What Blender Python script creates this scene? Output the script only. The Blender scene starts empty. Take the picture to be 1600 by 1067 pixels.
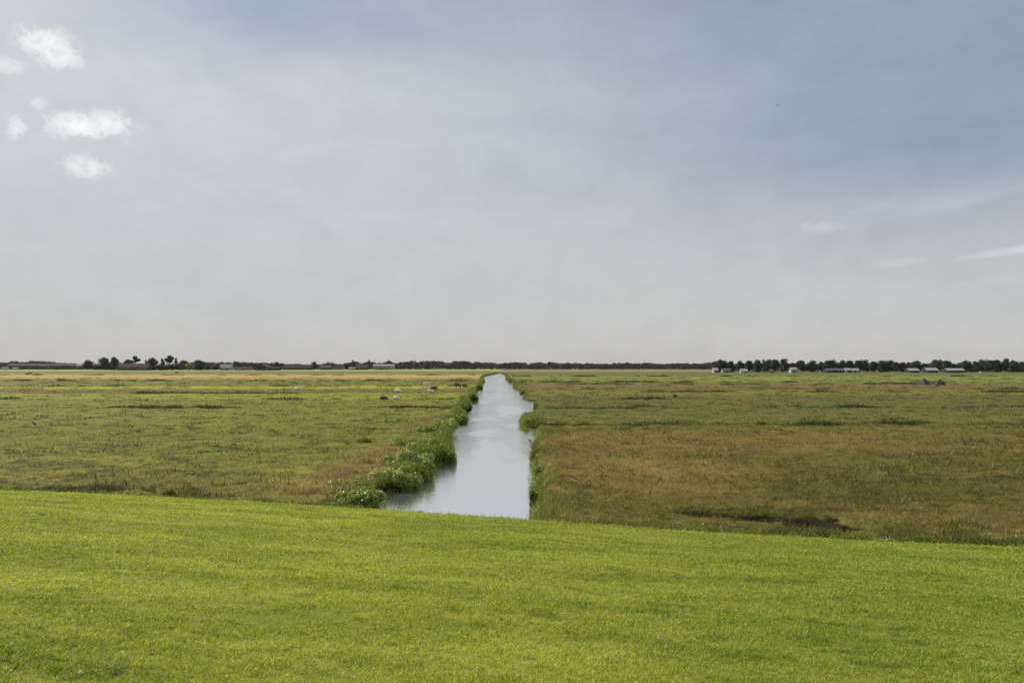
import bpy, math, random
import numpy as np
from mathutils import Vector, Matrix

random.seed(7)
R = np.random.default_rng(11)
SC = bpy.context.scene
COL = SC.collection

# ------------------------------------------------------------------ camera
F = 1244.4            # focal length in pixels of the 1600 px wide photograph (28 mm)
CAM_H = 4.5
HORIZ = 573.0
PITCH = math.atan((HORIZ - 533.5) / F)
cd = bpy.data.cameras.new("camera")
cam = bpy.data.objects.new("camera", cd)
COL.objects.link(cam)
cd.lens = 28; cd.sensor_width = 36; cd.clip_start = 0.1; cd.clip_end = 20000
cam.location = (0, 0, CAM_H)
cam.rotation_euler = (math.radians(90) + PITCH, 0, 0)
SC.camera = cam

# ------------------------------------------------------------------ exposure
SC.view_settings.view_transform = 'Standard'
SC.view_settings.look = 'None'
SC.view_settings.gamma = 1.0
SC.view_settings.use_curve_mapping = False
SC.view_settings.exposure = 0.3

# ------------------------------------------------------------------ node helper
class NT:
    def __init__(s, tree): s.t = tree
    def n(s, kind, **kw):
        nd = s.t.nodes.new(kind)
        for k, v in kw.items(): setattr(nd, k, v)
        return nd
    def put(s, sock, v):
        if hasattr(v, 'is_linked') or isinstance(v, bpy.types.NodeSocket): s.t.links.new(v, sock)
        else:
            if isinstance(v, (tuple, list)) and len(sock.default_value) == 4 and len(v) == 3: v = (*v, 1)
            sock.default_value = v
    def m(s, op, a, b=0.0, c=0.0, clamp=False):
        nd = s.n('ShaderNodeMath', operation=op, use_clamp=clamp)
        s.put(nd.inputs[0], a); s.put(nd.inputs[1], b); s.put(nd.inputs[2], c)
        return nd.outputs[0]
    def smooth(s, v, a, b):
        nd = s.n('ShaderNodeMapRange', interpolation_type='SMOOTHSTEP')
        s.put(nd.inputs['Value'], v); s.put(nd.inputs['From Min'], a); s.put(nd.inputs['From Max'], b)
        return nd.outputs[0]
    def mix(s, f, a, b, blend='MIX'):
        nd = s.n('ShaderNodeMix', data_type='RGBA', blend_type=blend)
        s.put(nd.inputs[0], f); s.put(nd.inputs[6], a); s.put(nd.inputs[7], b)
        return nd.outputs[2]
    def xyz(s, x, y, z=0.0):
        nd = s.n('ShaderNodeCombineXYZ')
        s.put(nd.inputs[0], x); s.put(nd.inputs[1], y); s.put(nd.inputs[2], z)
        return nd.outputs[0]
    def sep(s, v):
        nd = s.n('ShaderNodeSeparateXYZ'); s.put(nd.inputs[0], v); return nd.outputs
    def noise(s, vec, scale, detail=3, rough=0.55, dist=0.0):
        nd = s.n('ShaderNodeTexNoise')
        s.put(nd.inputs['Vector'], vec); nd.inputs['Scale'].default_value = scale
        nd.inputs['Detail'].default_value = detail; nd.inputs['Roughness'].default_value = rough
        nd.inputs['Distortion'].default_value = dist
        return nd.outputs['Fac']
    def ramp(s, f, stops, mode='LINEAR'):
        nd = s.n('ShaderNodeValToRGB'); cr = nd.color_ramp; cr.interpolation = mode
        while len(cr.elements) < len(stops): cr.elements.new(0.5)
        for e, (p, c) in zip(cr.elements, stops):
            e.position = p; e.color = (*c, 1)
        s.put(nd.inputs[0], f)
        return nd.outputs[0]

# ------------------------------------------------------------------ world: sky with a thin veil and small clouds
SUN_AZ, SUN_EL = math.radians(-58), math.radians(40)     # azimuth from the view direction (+Y), negative = left

def px_dir(u, v):
    d = Vector(((u - 800) / F, 1.0, (533.5 - v) / F))
    d.rotate(Matrix.Rotation(PITCH, 3, 'X')); return d.normalized()
def azel(u, v):
    d = px_dir(u, v); return math.atan2(d.x, d.y), math.asin(d.z)

w = bpy.data.worlds.new("World"); SC.world = w; w.use_nodes = True
w.node_tree.nodes.clear(); W = NT(w.node_tree)
sky = W.n('ShaderNodeTexSky', sky_type='NISHITA', sun_disc=False)
sky.sun_elevation = SUN_EL; sky.sun_rotation = SUN_AZ
sky.air_density = 1.0; sky.dust_density = 1.5; sky.ozone_density = 1.5
SKY_STRENGTH = 0.085
tc = W.n('ShaderNodeTexCoord').outputs['Generated']
sx, sy, sz = W.sep(tc)
az = W.m('ARCTAN2', sx, sy); el = W.m('ARCSINE', sz)
nishita = W.mix(1.0, sky.outputs[0], (0.80, 0.86, 0.92), 'MULTIPLY')
# veil of thin high cloud, brighter to the left where the sun stands
K = 1 / SKY_STRENGTH
def c(r, g, b, k=1.0): return (r * k * K, g * k * K, b * k * K)
veil = W.ramp(W.m('DIVIDE', el, 0.6), [
    (0.0, (0.435, 0.42, 0.405)), (0.06, (0.465, 0.46, 0.452)), (0.22, (0.455, 0.465, 0.472)),
    (0.42, (0.43, 0.457, 0.482)), (0.60, (0.395, 0.43, 0.465)), (0.72, (0.35, 0.385, 0.42)), (1.0, (0.50, 0.53, 0.56))])
veil = W.mix(1.0, veil, (K, K, K), 'MULTIPLY')
leftness = W.smooth(az, 0.5, -0.62)
up = W.smooth(el, 0.0, 0.35)
veil = W.mix(W.m('MULTIPLY', leftness, up), veil, c(0.50, 0.53, 0.56))
st = W.xyz(W.m('MULTIPLY', az, 1.4), W.m('MULTIPLY', el, 4.2), 0.3)
st2 = W.xyz(W.m('MULTIPLY', az, 2.0), W.m('MULTIPLY', W.m('ADD', el, W.m('MULTIPLY', az, -0.10)), 16), 2.3)
n1 = W.noise(st, 1.6, 5, 0.55, 0.6)
n2 = W.noise(st2, 1.3, 5, 0.6, 0.8)
# openings: upper right and the upper middle
def blob(u, v, ra, re, amp):
    a0, e0 = azel(u, v)
    dx = W.m('DIVIDE', W.m('SUBTRACT', az, a0), ra); dy = W.m('DIVIDE', W.m('SUBTRACT', el, e0), re)
    r2 = W.m('ADD', W.m('MULTIPLY', dx, dx), W.m('MULTIPLY', dy, dy))
    return W.m('MULTIPLY', W.m('EXPONENT', W.m('MULTIPLY', r2, -1.0)), amp)
gap = W.m('ADD', blob(1600, 60, 0.36, 0.21, 0.50), blob(520, -10, 0.36, 0.075, 0.55))
gap = W.m('ADD', gap, blob(1100, 60, 0.22, 0.12, 0.22))
gap = W.m('ADD', gap, blob(1300, 200, 0.5, 0.10, 0.14))
gap = W.m('ADD', gap, blob(1500, 250, 0.22, 0.05, 0.22))
gap = W.m('ADD', gap, W.m('MULTIPLY', W.m('SUBTRACT', n1, 0.5), W.m('MULTIPLY', up, 0.65)))
gap = W.m('ADD', gap, W.m('MULTIPLY', W.m('SUBTRACT', n2, 0.5), W.m('MULTIPLY', W.smooth(az, -0.2, 0.5), 0.16)))
gap = W.m('MAXIMUM', W.m('MINIMUM', gap, 0.9), 0.04)
deep = W.mix(0.68, nishita, c(0.175, 0.235, 0.335))
col = W.mix(gap, veil, deep)
n3 = W.noise(W.xyz(W.m('MULTIPLY', az, 1.0), W.m('MULTIPLY', el, 1.8), 9.0), 11, 7, 0.68, 0.5)
mot = W.m('ADD', 1.0, W.m('MULTIPLY', W.m('SUBTRACT', n3, 0.5), 0.26))
col = W.mix(1.0, col, W.xyz(mot, mot, mot), 'MULTIPLY')
# small cumulus puffs and wisps, each at its own direction
tp = W.xyz(az, el, 0.0)
nf = W.noise(tp, 55, 10, 0.70, 0.15)
nl = W.noise(tp, 24, 3, 0.5, 0.2)
rag = W.m('ADD', W.m('MULTIPLY', W.m('SUBTRACT', nf, 0.5), 2.9), W.m('MULTIPLY', W.m('SUBTRACT', nl, 0.5), .7))
puffs = [(72, 68, 33, 17, 1.0), (90, 84, 28, 15, .95), (10, 103, 22, 10, .65), (58, 161, 14, 8, .6), (27, 199, 12, 15, .75), (60, 220, 14, 9, .25),
         (120, 197, 38, 15, 1.0), (170, 194, 30, 15, .9), (134, 262, 31, 13, .75), (1282, 355, 26, 7, .33)]
dens = None
for u, v, rw, rh, amp in puffs:
    a0, e0 = azel(u, v)
    dx = W.m('DIVIDE', W.m('SUBTRACT', az, a0), rw * 1.2 / F); dy = W.m('DIVIDE', W.m('SUBTRACT', el, e0), rh * 1.35 / F)
    r = W.m('SQRT', W.m('ADD', W.m('MULTIPLY', dx, dx), W.m('MULTIPLY', dy, dy)))
    d = W.m('MULTIPLY', W.smooth(W.m('ADD', r, rag), 1.3, 0.30), amp)
    dens = d if dens is None else W.m('MAXIMUM', dens, d)
wisps = [(1480, 318, 130, 22, .22), (1585, 392, 55, 6, .42), (1412, 410, 30, 5, .26), (1570, 436, 60, 6, .14), (1190, 385, 50, 12, .06),
         (130, 15, 160, 34, .16), (960, 350, 120, 14, .05)]
for u, v, rw, rh, amp in wisps:
    a0, e0 = azel(u, v)
    dx = W.m('DIVIDE', W.m('SUBTRACT', az, a0), rw / F)
    dy = W.m('DIVIDE', W.m('SUBTRACT', W.m('SUBTRACT', el, e0), W.m('MULTIPLY', W.m('SUBTRACT', az, a0), 0.10)), rh / F)
    r = W.m('SQRT', W.m('ADD', W.m('MULTIPLY', dx, dx), W.m('MULTIPLY', dy, dy)))
    nn = W.m('MULTIPLY', W.m('SUBTRACT', n2, 0.5), 2.2)
    d = W.m('MULTIPLY', W.smooth(W.m('ADD', r, nn), 1.3, 0.1), amp)
    dens = W.m('MAXIMUM', dens, d)
body = W.smooth(nf, 0.25, 0.75)
cloudc = W.mix(W.m('MULTIPLY', body, W.smooth(dens, 0.1, 0.8)), c(0.55, 0.565, 0.59), c(0.86, 0.86, 0.85))
col = W.mix(dens, col, cloudc)
bg = W.n('ShaderNodeBackground'); W.put(bg.inputs[0], col); bg.inputs[1].default_value = SKY_STRENGTH
wo = W.n('ShaderNodeOutputWorld'); w.node_tree.links.new(bg.outputs[0], wo.inputs[0])

# ------------------------------------------------------------------ sun
sd = bpy.data.lights.new("sun", 'SUN'); sun = bpy.data.objects.new("sun", sd); COL.objects.link(sun)
sd.energy = 5.0; sd.angle = math.radians(0.6); sd.color = (1.0, 0.94, 0.84)
sun_dir = Vector((math.sin(SUN_AZ) * math.cos(SUN_EL), math.cos(SUN_AZ) * math.cos(SUN_EL), math.sin(SUN_EL)))
sun.rotation_euler = sun_dir.to_track_quat('Z', 'Y').to_euler()
sun.location = sun_dir * 50

# ------------------------------------------------------------------ ground helpers
def ground(u, v, z=0.0):
    """point of height z seen at pixel (u, v) of the photograph"""
    d = px_dir(u, v); t = (z - CAM_H) / d.z
    return np.array((d.x * t, d.y * t))
def at(u, dist, z=0.0):
    """point at a distance along the column u"""
    return Vector(((u - 800) / F * dist, dist, z))

def vnoise(x, y, seed=0):
    xi = np.floor(x).astype(np.int64); yi = np.floor(y).astype(np.int64)
    fx = x - xi; fy = y - yi
    fx = fx * fx * (3 - 2 * fx); fy = fy * fy * (3 - 2 * fy)
    def h(a, b):
        k = (a * 374761393 + b * 668265263 + seed * 974634777) & 0x7fffffff
        k = ((k ^ (k >> 13)) * 1274126177) & 0x7fffffff
        return ((k ^ (k >> 16)) & 0xffff) / 65535.0
    return (h(xi, yi) * (1 - fx) + h(xi + 1, yi) * fx) * (1 - fy) + (h(xi, yi + 1) * (1 - fx) + h(xi + 1, yi + 1) * fx) * fy
def fbm(x, y, s, seed=0, o=3):
    r = 0; a = 1; tt = 0
    for i in range(o):
        r = r + a * vnoise(x * s, y * s, seed + i * 17); tt += a; a *= .5; s *= 2.03
    return r / tt
def sstep(x, a, b):
    t = np.clip((x - a) / (b - a), 0, 1); return t * t * (3 - 2 * t)

WZ = -0.55
LEFT_PX = [(779, 583.6), (770, 585.5), (758, 588), (755, 592), (758, 597), (753, 602), (754, 608), (743, 612), (746, 618), (744, 625),
           (734, 628), (734, 636), (725, 646), (727, 657), (715, 664), (704, 673), (706, 690), (706, 712), (690, 726), (674, 735),
           (668, 752), (645, 764), (608, 772), (596, 783), (590, 800), (588, 840)]
RIGHT_PX = [(783, 583.6), (790, 587), (790, 594), (800, 598), (802, 608), (814, 613), (819, 619), (816, 624), (824, 627), (838, 629.5),
            (835, 640), (842, 645), (829, 653), (812, 658), (811, 668), (816, 674), (832, 678), (838, 684), (833, 695), (830, 712),
            (830, 735), (834, 760), (832, 792), (832, 815), (833, 870)]
CH_L = np.array([ground(u, v, WZ) for u, v in LEFT_PX]); CH_R = np.array([ground(u, v, WZ) for u, v in RIGHT_PX])
POLY = np.vstack([CH_L, CH_R[::-1]])
def chan_dist(x, y):
    """signed distance to the water's edge, negative over the water"""
    d2 = np.full(x.shape, 1e12); ins = np.zeros(x.shape, bool)
    n = len(POLY)
    for i in range(n):
        ax, ay = POLY[i]; bx, by = POLY[(i + 1) % n]
        ex, ey = bx - ax, by - ay
        t = np.clip(((x - ax) * ex + (y - ay) * ey) / (ex * ex + ey * ey), 0, 1)
        d2 = np.minimum(d2, (x - ax - t * ex) ** 2 + (y - ay - t * ey) ** 2)
        if ay != by:
            ins ^= ((ay > y) != (by > y)) & (x < (bx - ax) * (y - ay) / (by - ay) + ax)
    d = np.sqrt(d2)
    return np.where(ins, -d, d)

# dike: toe line from (0,765) to (1600,852)
TA = ground(-10, 766); TB = ground(1610, 851)
td = (TB - TA) / np.linalg.norm(TB - TA); tn = np.array((td[1], -td[0]))     # tn points towards the camera
if tn[1] > 0: tn = -tn
_tp = np.array([ground(u, v, .08) for u, v in ((-500, 746), (-200, 757), (0, 766), (400, 784), (600, 797), (820, 812), (1000, 825), (1120, 833), (1290, 842), (1400, 847), (1600, 856), (2000, 874))])
_ta = (_tp - TA) @ td; _to = (_tp - TA) @ tn
def toe(x, y): return (x - TA[0]) * tn[0] + (y - TA[1]) * tn[1] - np.interp((x - TA[0]) * td[0] + (y - TA[1]) * td[1], _ta, _to) + 0.10 * (fbm(x, y, .35, 5) - .5) 
S_CAM = float((0 - TA[0]) * tn[0] + (0 - TA[1]) * tn[1])
def dike_h(s, x, y):
    t = np.clip(s / S_CAM, -1, 1.15)
    h = 0.10 + 2.80 * (1.12 * t - 0.12 * t * t * np.sign(t))
    h = np.where(s < 0, 0.10 + s * 1.5, h)
    return h + sstep(s, 0, 3) * (0.22 * (fbm(x, y, .16, 21) - .5) + .09 * (fbm(x, y, .8, 31) - .5) + .03 * (fbm(x, y, 2.6, 37, 2) - .5))

# ditches crossing the fields: y, x from, x to, depth, half width
DITCH = [(63.0, 1.2, 30, .95, .85), (63.5, 30, 300, .35, .5), (88, 2.6, 14, .85, .9), (90, 14, 300, .25, .5), (111, 2, 30, .3, .5), (143, 3, 600, .55, .8),
         (206, 0, 900, .5, .8), (163, 3, 600, .3, .6), (232, 0, 900, .4, .8), (370, 0, 900, .5, 1.2),
         (63, -300, -30, .22, .5), (88, -400, -4.4, .6, .7), (111, -400, -8, .35, .5), (136, -500, -10, .5, .7), (187, -600, -12, .4, .8),
         (255, -600, -12, .4, .8), (430, -700, -20, .5, 1.2)]
def ditch_y(yd, x): return yd + (fbm(x, x * 0, .06, int(yd)) - .5) * 2.2
def meadow_h(x, y, cdst=None):
    if cdst is None: cdst = chan_dist(x, y)
    h = .16 * (fbm(x, y, .22, 3) - .5) + .34 * (fbm(x * .8, y, .9, 9, 2) - .5) * np.clip(1.3 - np.abs(y) / 200, .3, 1)
    for yd, x0, x1, dp, hw in DITCH:
        near = np.abs(y - yd) < 6
        e = sstep(x, x0 - .5, x0 + .5) * sstep(-x, -x1 - 3, -x1)
        dd = np.abs(y - ditch_y(yd, x))
        if dp >= .85: dd = np.maximum(0, dd - (2.7 if yd < 70 else 1.7) * np.exp(-np.abs(x - x0) / 4.5))      # the mouth widens towards the channel
        h = h - near * e * dp * sstep(-dd, -hw - .35, -hw * .35)
    # muddy hollow at the toe right of the water
    P = MUD
    for mx, my, ra, rb in P:
        q = 2.2 * (fbm(x, y, 1.9, 87, 3) - .45) + ((x - mx) / ra) ** 2 + ((y - my + (x - mx) * .14) / rb) ** 2
        h = h - .60 * np.exp(-np.maximum(q, 0) ** 2 * 1.2) * (.5 + fbm(x, y, 1.6, 83))
    wob = .25 * (fbm(x, y, 1.3, 77) - .5)
    bank = sstep(cdst + wob, -.25, .55)
    h = h * bank - (1 - bank) * 1.15 + .12 * np.exp(-((cdst - 1.2) / .8) ** 2)
    return h
MUD = [(*ground(1112, 797), 1.1, .75), (*ground(1185, 803), 1.0, .65), (*ground(1268, 809), 1.3, 1.15)]
CH_END = ground(700, 700)

def mesh_grid(name, X, Y, Z, mat):
    ny, nx = X.shape
    co = np.stack([X, Y, Z], -1).reshape(-1, 3).astype(np.float32)
    i = np.arange(ny * nx).reshape(ny, nx)
    q = np.stack([i[:-1, :-1], i[:-1, 1:], i[1:, 1:], i[1:, :-1]], -1).reshape(-1, 4)
    return raw_mesh(name, co, q, mat, smooth=True)
def raw_mesh(name, co, faces, mat, parent=None, smooth=False, attrs=None):
    me = bpy.data.meshes.new(name)
    me.vertices.add(len(co)); me.vertices.foreach_set('co', np.ascontiguousarray(co, dtype=np.float32).ravel())
    k = faces.shape[1]
    me.loops.add(faces.size); me.loops.foreach_set('vertex_index', np.ascontiguousarray(faces, dtype=np.int32).ravel())
    me.polygons.add(len(faces)); me.polygons.foreach_set('loop_start', np.arange(0, faces.size, k, dtype=np.int32))
    me.polygons.foreach_set('use_smooth', np.full(len(faces), smooth))
    for an, av in (attrs or {}).items():
        a = me.attributes.new(an, 'FLOAT', 'POINT'); a.data.foreach_set('value', av.astype(np.float32))
    me.update(calc_edges=True)
    me.materials.append(mat)
    o = bpy.data.objects.new(name, me); COL.objects.link(o)
    if parent: o.parent = parent
    return o
def tag(o, label=None, cat=None, group=None, kind=None):
    if label: o['label'] = label
    if cat: o['category'] = cat
    if group: o['group'] = group
    if kind: o['kind'] = kind
    return o
def empty(name, loc, rz=0.0, scale=None):
    o = bpy.data.objects.new(name, None); COL.objects.link(o)
    o.location = loc; o.rotation_euler.z = rz; o.empty_display_size = .3
    if scale: o.scale = scale
    return o
def copy_tree(o, parent=None):
    q = o.copy(); COL.objects.link(q); q.parent = parent
    for ch in list(o.children): copy_tree(ch, q)
    return q

# ------------------------------------------------------------------ materials
def new_mat(name):
    m = bpy.data.materials.new(name); m.use_nodes = True; m.node_tree.nodes.clear()
    return m, NT(m.node_tree)
def out(N, sh):
    o = N.n('ShaderNodeOutputMaterial'); N.t.links.new(sh, o.inputs[0])
def principled(N, colr, rough=.7, spec=.3, normal=None):
    p = N.n('ShaderNodeBsdfPrincipled'); N.put(p.inputs['Base Color'], colr)
    N.put(p.inputs['Roughness'], rough); p.inputs['Specular IOR Level'].default_value = spec
    if normal is not None: N.put(p.inputs['Normal'], normal)
    return p.outputs[0]
def leafy(N, colr, trans=.35, rough=.5, spec=.35, tint=(1.25, 1.15, .5)):
    """leaf: a reflecting and a translucent side"""
    p = principled(N, colr, rough, spec)
    t = N.n('ShaderNodeBsdfTranslucent'); N.put(t.inputs[0], N.mix(1.0, colr, tint, 'MULTIPLY'))
    mx = N.n('ShaderNodeMixShader'); mx.inputs[0].default_value = trans
    N.t.links.new(p, mx.inputs[1]); N.t.links.new(t.outputs[0], mx.inputs[2])
    return mx.outputs[0]
def bump(N, h, strength=.5, dist=.05):
    b = N.n('ShaderNodeBump'); b.inputs['Strength'].default_value = strength; b.inputs['Distance'].default_value = dist
    N.put(b.inputs['Height'], h); return b.outputs[0]

def V(v): return (v - 573) * 30 / 5599.8
def field_colour(N, rnd=None):
    pos = N.n('ShaderNodeNewGeometry').outputs['Position']
    x, y, z = N.sep(pos)
    p2 = N.xyz(x, y, 0)
    nb = N.noise(N.xyz(N.m('MULTIPLY', x, .35), y, 0), .06, 4, .6)
    yy = N.m('MULTIPLY', y, N.m('ADD', 1.0, N.m('MULTIPLY', N.m('SUBTRACT', nb, .5), .16)))
    t = N.m('DIVIDE', 30.0, N.m('MAXIMUM', yy, 15))
    Ls = [(573, (.20, .22, .09)), (579, (.27, .30, .14)), (580, (.09, .11, .04)), (584.6, (.10, .11, .045)), (585.8, (.33, .235, .14)),
          (591.5, (.32, .225, .125)), (593, (.135, .15, .045)), (602.3, (.15, .15, .045)), (603.4, (.30, .35, .035)), (606.6, (.30, .34, .035)),
          (608, (.16, .135, .06)), (613.8, (.15, .13, .05)), (615, (.23, .28, .035)), (622.5, (.22, .27, .04)), (625, (.165, .19, .04)),
          (640, (.165, .19, .035)), (662, (.155, .175, .035)), (700, (.15, .17, .035)), (735, (.15, .155, .04)), (759, (.15, .14, .045))]
    Rs = [(573, (.17, .16, .11)), (578, (.22, .18, .13)), (580.3, (.21, .175, .12)), (581.4, (.075, .085, .035)), (586.5, (.10, .10, .045)),
          (589.5, (.17, .215, .045)), (597, (.18, .22, .045)), (599.5, (.19, .15, .07)), (609.5, (.18, .135, .065)), (611.5, (.20, .22, .03)),
          (616.5, (.19, .20, .03)), (619, (.14, .13, .045)), (640, (.13, .135, .04)), (662, (.14, .15, .035)), (667, (.15, .14, .04)),
          (690, (.175, .14, .058)), (710, (.16, .13, .05)), (740, (.13, .115, .035)), (759, (.12, .11, .035))]
    L = N.ramp(t, [(max(0, V(a)), b) for a, b in Ls]); Rr = N.ramp(t, [(max(0, V(a)), b) for a, b in Rs])
    side = N.smooth(N.m('ADD', x, N.m('MULTIPLY', y, .012)), -.5, 1.0)
    colr = N.mix(side, L, Rr)
    # patches of dry straw, fresh green and dark tussocks
    na = N.noise(N.xyz(N.m('MULTIPLY', x, .6), y, 0), .16, 5, .6, .3)
    nb2 = N.noise(N.xyz(x, y, 7), .55, 4, .6, .4)
    nc = N.noise(N.xyz(x, y, 3), 1.7, 4, .6)
    nd_ = N.noise(N.xyz(x, y, 3), 7, 3, .6)
    stk = N.noise(N.xyz(N.m('MULTIPLY', x, .22), N.m('MULTIPLY', y, 1.1), 11), .62, 5, .62, .4)
    colr = N.mix(N.m('MULTIPLY', N.smooth(stk, .56, .66), .55), colr, N.mix(1.0, colr, (1.7, 1.6, 1.3), 'MULTIPLY'))
    colr = N.mix(N.m('MULTIPLY', N.smooth(stk, .44, .34), .60), colr, N.mix(1.0, colr, (.42, .45, .45), 'MULTIPLY'))
    straw = N.m('MULTIPLY', N.smooth(na, .50, .68), N.m('ADD', .22, N.m('MULTIPLY', side, .4)))
    colr = N.mix(straw, colr, (.26, .175, .085))
    colr = N.mix(N.m('MULTIPLY', N.smooth(na, .47, .33), .35), colr, (.13, .165, .02))
    colr = N.mix(N.m('MULTIPLY', N.smooth(nb2, .54, .68), .50), colr, N.mix(side, (.22, .26, .04), (.19, .17, .04)))
    colr = N.mix(N.m('MULTIPLY', N.smooth(nb2, .47, .33), .75), colr, (.04, .052, .014))
    colr = N.mix(N.m('MULTIPLY', N.smooth(nc, .56, .68), .60), colr, (.34, .265, .13))
    colr = N.mix(N.m('MULTIPLY', N.smooth(nc, .44, .34), .65), colr, (.035, .045, .014))
    # named zones: dry grass left of the bank bushes, dry grass on the right field, greener rims
    def zone(u, v, rx, ry, amt, c_, colr):
        g = ground(u, v)
        dx = N.m('DIVIDE', N.m('SUBTRACT', x, float(g[0])), rx); dy = N.m('DIVIDE', N.m('SUBTRACT', y, float(g[1])), ry)
        q = N.m('ADD', N.m('MULTIPLY', dx, dx), N.m('MULTIPLY', dy, dy))
        q = N.m('ADD', q, N.m('MULTIPLY', N.m('SUBTRACT', nb2, .5), 2.0))
        return N.mix(N.m('MULTIPLY', N.smooth(q, 1.3, .2), amt), colr, c_)
    colr = zone(535, 752, 2.6, 4.5, .45, (.29, .21, .105), colr)
    colr = zone(600, 712, 2.2, 7, .45, (.28, .205, .10), colr)
    colr = zone(1010, 735, 4.6, 8, .6, (.27, .19, .09), colr)
    colr = zone(1130, 690, 12, 7, .45, (.25, .165, .08), colr)
    colr = zone(1350, 760, 5, 3.5, .5, (.085, .085, .022), colr)
    colr = zone(1520, 720, 7, 5, .4, (.10, .10, .022), colr)
    colr = zone(1450, 805, 4, 1.2, .45, (.21, .155, .07), colr)
    colr = zone(620, 592 + 40, 4, 10, .45, (.26, .19, .10), colr)
    colr = N.mix(1.0, colr, N.mix(side, (1.06, 1.00, .62), (.88, .87, .62)), 'MULTIPLY')
    return colr, nc, nd_, x, y, z, side

M = {}
m, N = new_mat('meadow_ground')
colr, nc, nd_, x, y, z, side = field_colour(N)
colr = N.mix(N.m('MULTIPLY', N.smooth(nd_, .5, .3), .35), colr, (.05, .05, .02))
mudc = N.mix(N.noise(N.xyz(x, y, 0), 6, 4), (.014, .011, .005), (.034, .026, .013))
colr = N.mix(N.smooth(z, -.14, -.24), colr, mudc)
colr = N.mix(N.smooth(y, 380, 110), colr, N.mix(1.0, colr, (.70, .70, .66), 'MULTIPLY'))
hgt = N.m('ADD', N.m('MULTIPLY', nc, .7), N.m('MULTIPLY', nd_, .3))
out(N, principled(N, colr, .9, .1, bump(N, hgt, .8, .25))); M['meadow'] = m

m, N = new_mat('meadow_blades')
colr, nc, nd_, x, y, z, side = field_colour(N)
rn = N.n('ShaderNodeAttribute', attribute_name='rnd').outputs['Fac']
colr = N.mix(N.smooth(rn, .0, 1.0), N.mix(1.0, colr, (.45, .52, .45), 'MULTIPLY'), N.mix(1.0, colr, (1.8, 1.7, 1.5), 'MULTIPLY'))
colr = N.mix(N.m('MULTIPLY', N.m('GREATER_THAN', rn, .90), .6), colr, (.38, .28, .16))
out(N, leafy(N, colr, .36, .8, .08, (1.2, 1.1, .4))); M['blade'] = m

m, N = new_mat('rush')
rn = N.n('ShaderNodeAttribute', attribute_name='rnd').outputs['Fac']
colr = N.ramp(rn, [(0, (.018, .028, .010)), (.6, (.045, .065, .015)), (.9, (.10, .11, .03)), (1, (.25, .18, .09))])
out(N, leafy(N, colr, .22, .55, .3)); M['rush'] = m

m, N = new_mat('bank_grass')
rn = N.n('ShaderNodeAttribute', attribute_name='rnd').outputs['Fac']
pz = N.n('ShaderNodeNewGeometry').outputs['Position']
nz = N.noise(pz, .9, 3)
colr = N.ramp(rn, [(0, (.03, .05, .008)), (.45, (.085, .12, .014)), (.8, (.18, .20, .03)), (1, (.30, .22, .09))])
colr = N.mix(N.smooth(nz, .45, .7), colr, N.mix(.5, colr, (.15, .21, .02)))
out(N, leafy(N, colr, .32, .5, .35)); M['bank'] = m

m, N = new_mat('lawn_ground')
pos = N.n('ShaderNodeNewGeometry').outputs['Position']; x, y, z = N.sep(pos)
def lawn_colour(N, x, y):
    along = N.m('ADD', N.m('MULTIPLY', x, float(td[0])), N.m('MULTIPLY', y, float(td[1])))
    across = N.m('ADD', N.m('MULTIPLY', x, float(tn[0])), N.m('MULTIPLY', y, float(tn[1])))
    a = N.noise(N.xyz(N.m('MULTIPLY', along, .30), across, 0), .85, 6, .62, .6)
    b = N.noise(N.xyz(N.m('MULTIPLY', along, .6), across, 4), 2.4, 4, .6, .3)
    colr = N.mix(N.smooth(a, .35, .65), (.225, .280, .026), (.365, .395, .058))
    colr = N.mix(N.m('MULTIPLY', N.smooth(b, .45, .30), .55), colr, (.085, .145, .010))
    big = N.noise(N.xyz(N.m('MULTIPLY', along, .45), across, 2), .22, 3, .5, .4)
    lush = N.m('ADD', N.m('MULTIPLY', N.smooth(big, .42, .62), .40), N.m('MULTIPLY', N.smooth(x, -3, 9), .35))
    colr = N.mix(lush, colr, N.mix(1.0, colr, (.64, .72, .70), 'MULTIPLY'))
    c3 = N.noise(N.xyz(N.m('MULTIPLY', along, .8), across, 9), 7.0, 4, .65, .3)
    colr = N.mix(N.m('MULTIPLY', N.smooth(c3, .44, .28), .65), colr, (.06, .09, .012))
    colr = N.mix(N.m('MULTIPLY', N.smooth(c3, .56, .72), .35), colr, (.38, .40, .09))
    colr = N.mix(N.m('MULTIPLY', N.smooth(b, .55, .72), .40), colr, (.31, .33, .05))
    return colr
colr = N.mix(1.0, lawn_colour(N, x, y), (.55, .52, .5), 'MULTIPLY')
sp = N.noise(pos, 30, 3, .6)
colr = N.mix(N.m('MULTIPLY', N.smooth(sp, .5, .35), .6), colr, (.05, .055, .015))
out(N, principled(N, colr, .9, .1, bump(N, sp, .7, .03))); M['lawn'] = m

m, N = new_mat('lawn_blades')
pos = N.n('ShaderNodeNewGeometry').outputs['Position']; x, y, z = N.sep(pos)
rn = N.n('ShaderNodeAttribute', attribute_name='rnd').outputs['Fac']
colr = lawn_colour(N, x, y)
colr = N.mix(rn, N.mix(1.0, colr, (.34, .48, .4), 'MULTIPLY'), N.mix(1.0, colr, (1.75, 1.68, 2.0), 'MULTIPLY'))
colr = N.mix(N.m('MULTIPLY', N.m('GREATER_THAN', rn, .955), .75), colr, (.50, .44, .24))
out(N, leafy(N, colr, .42, .6, .18, (1.2, 1.12, .4))); M['lawn_blade'] = m

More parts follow.
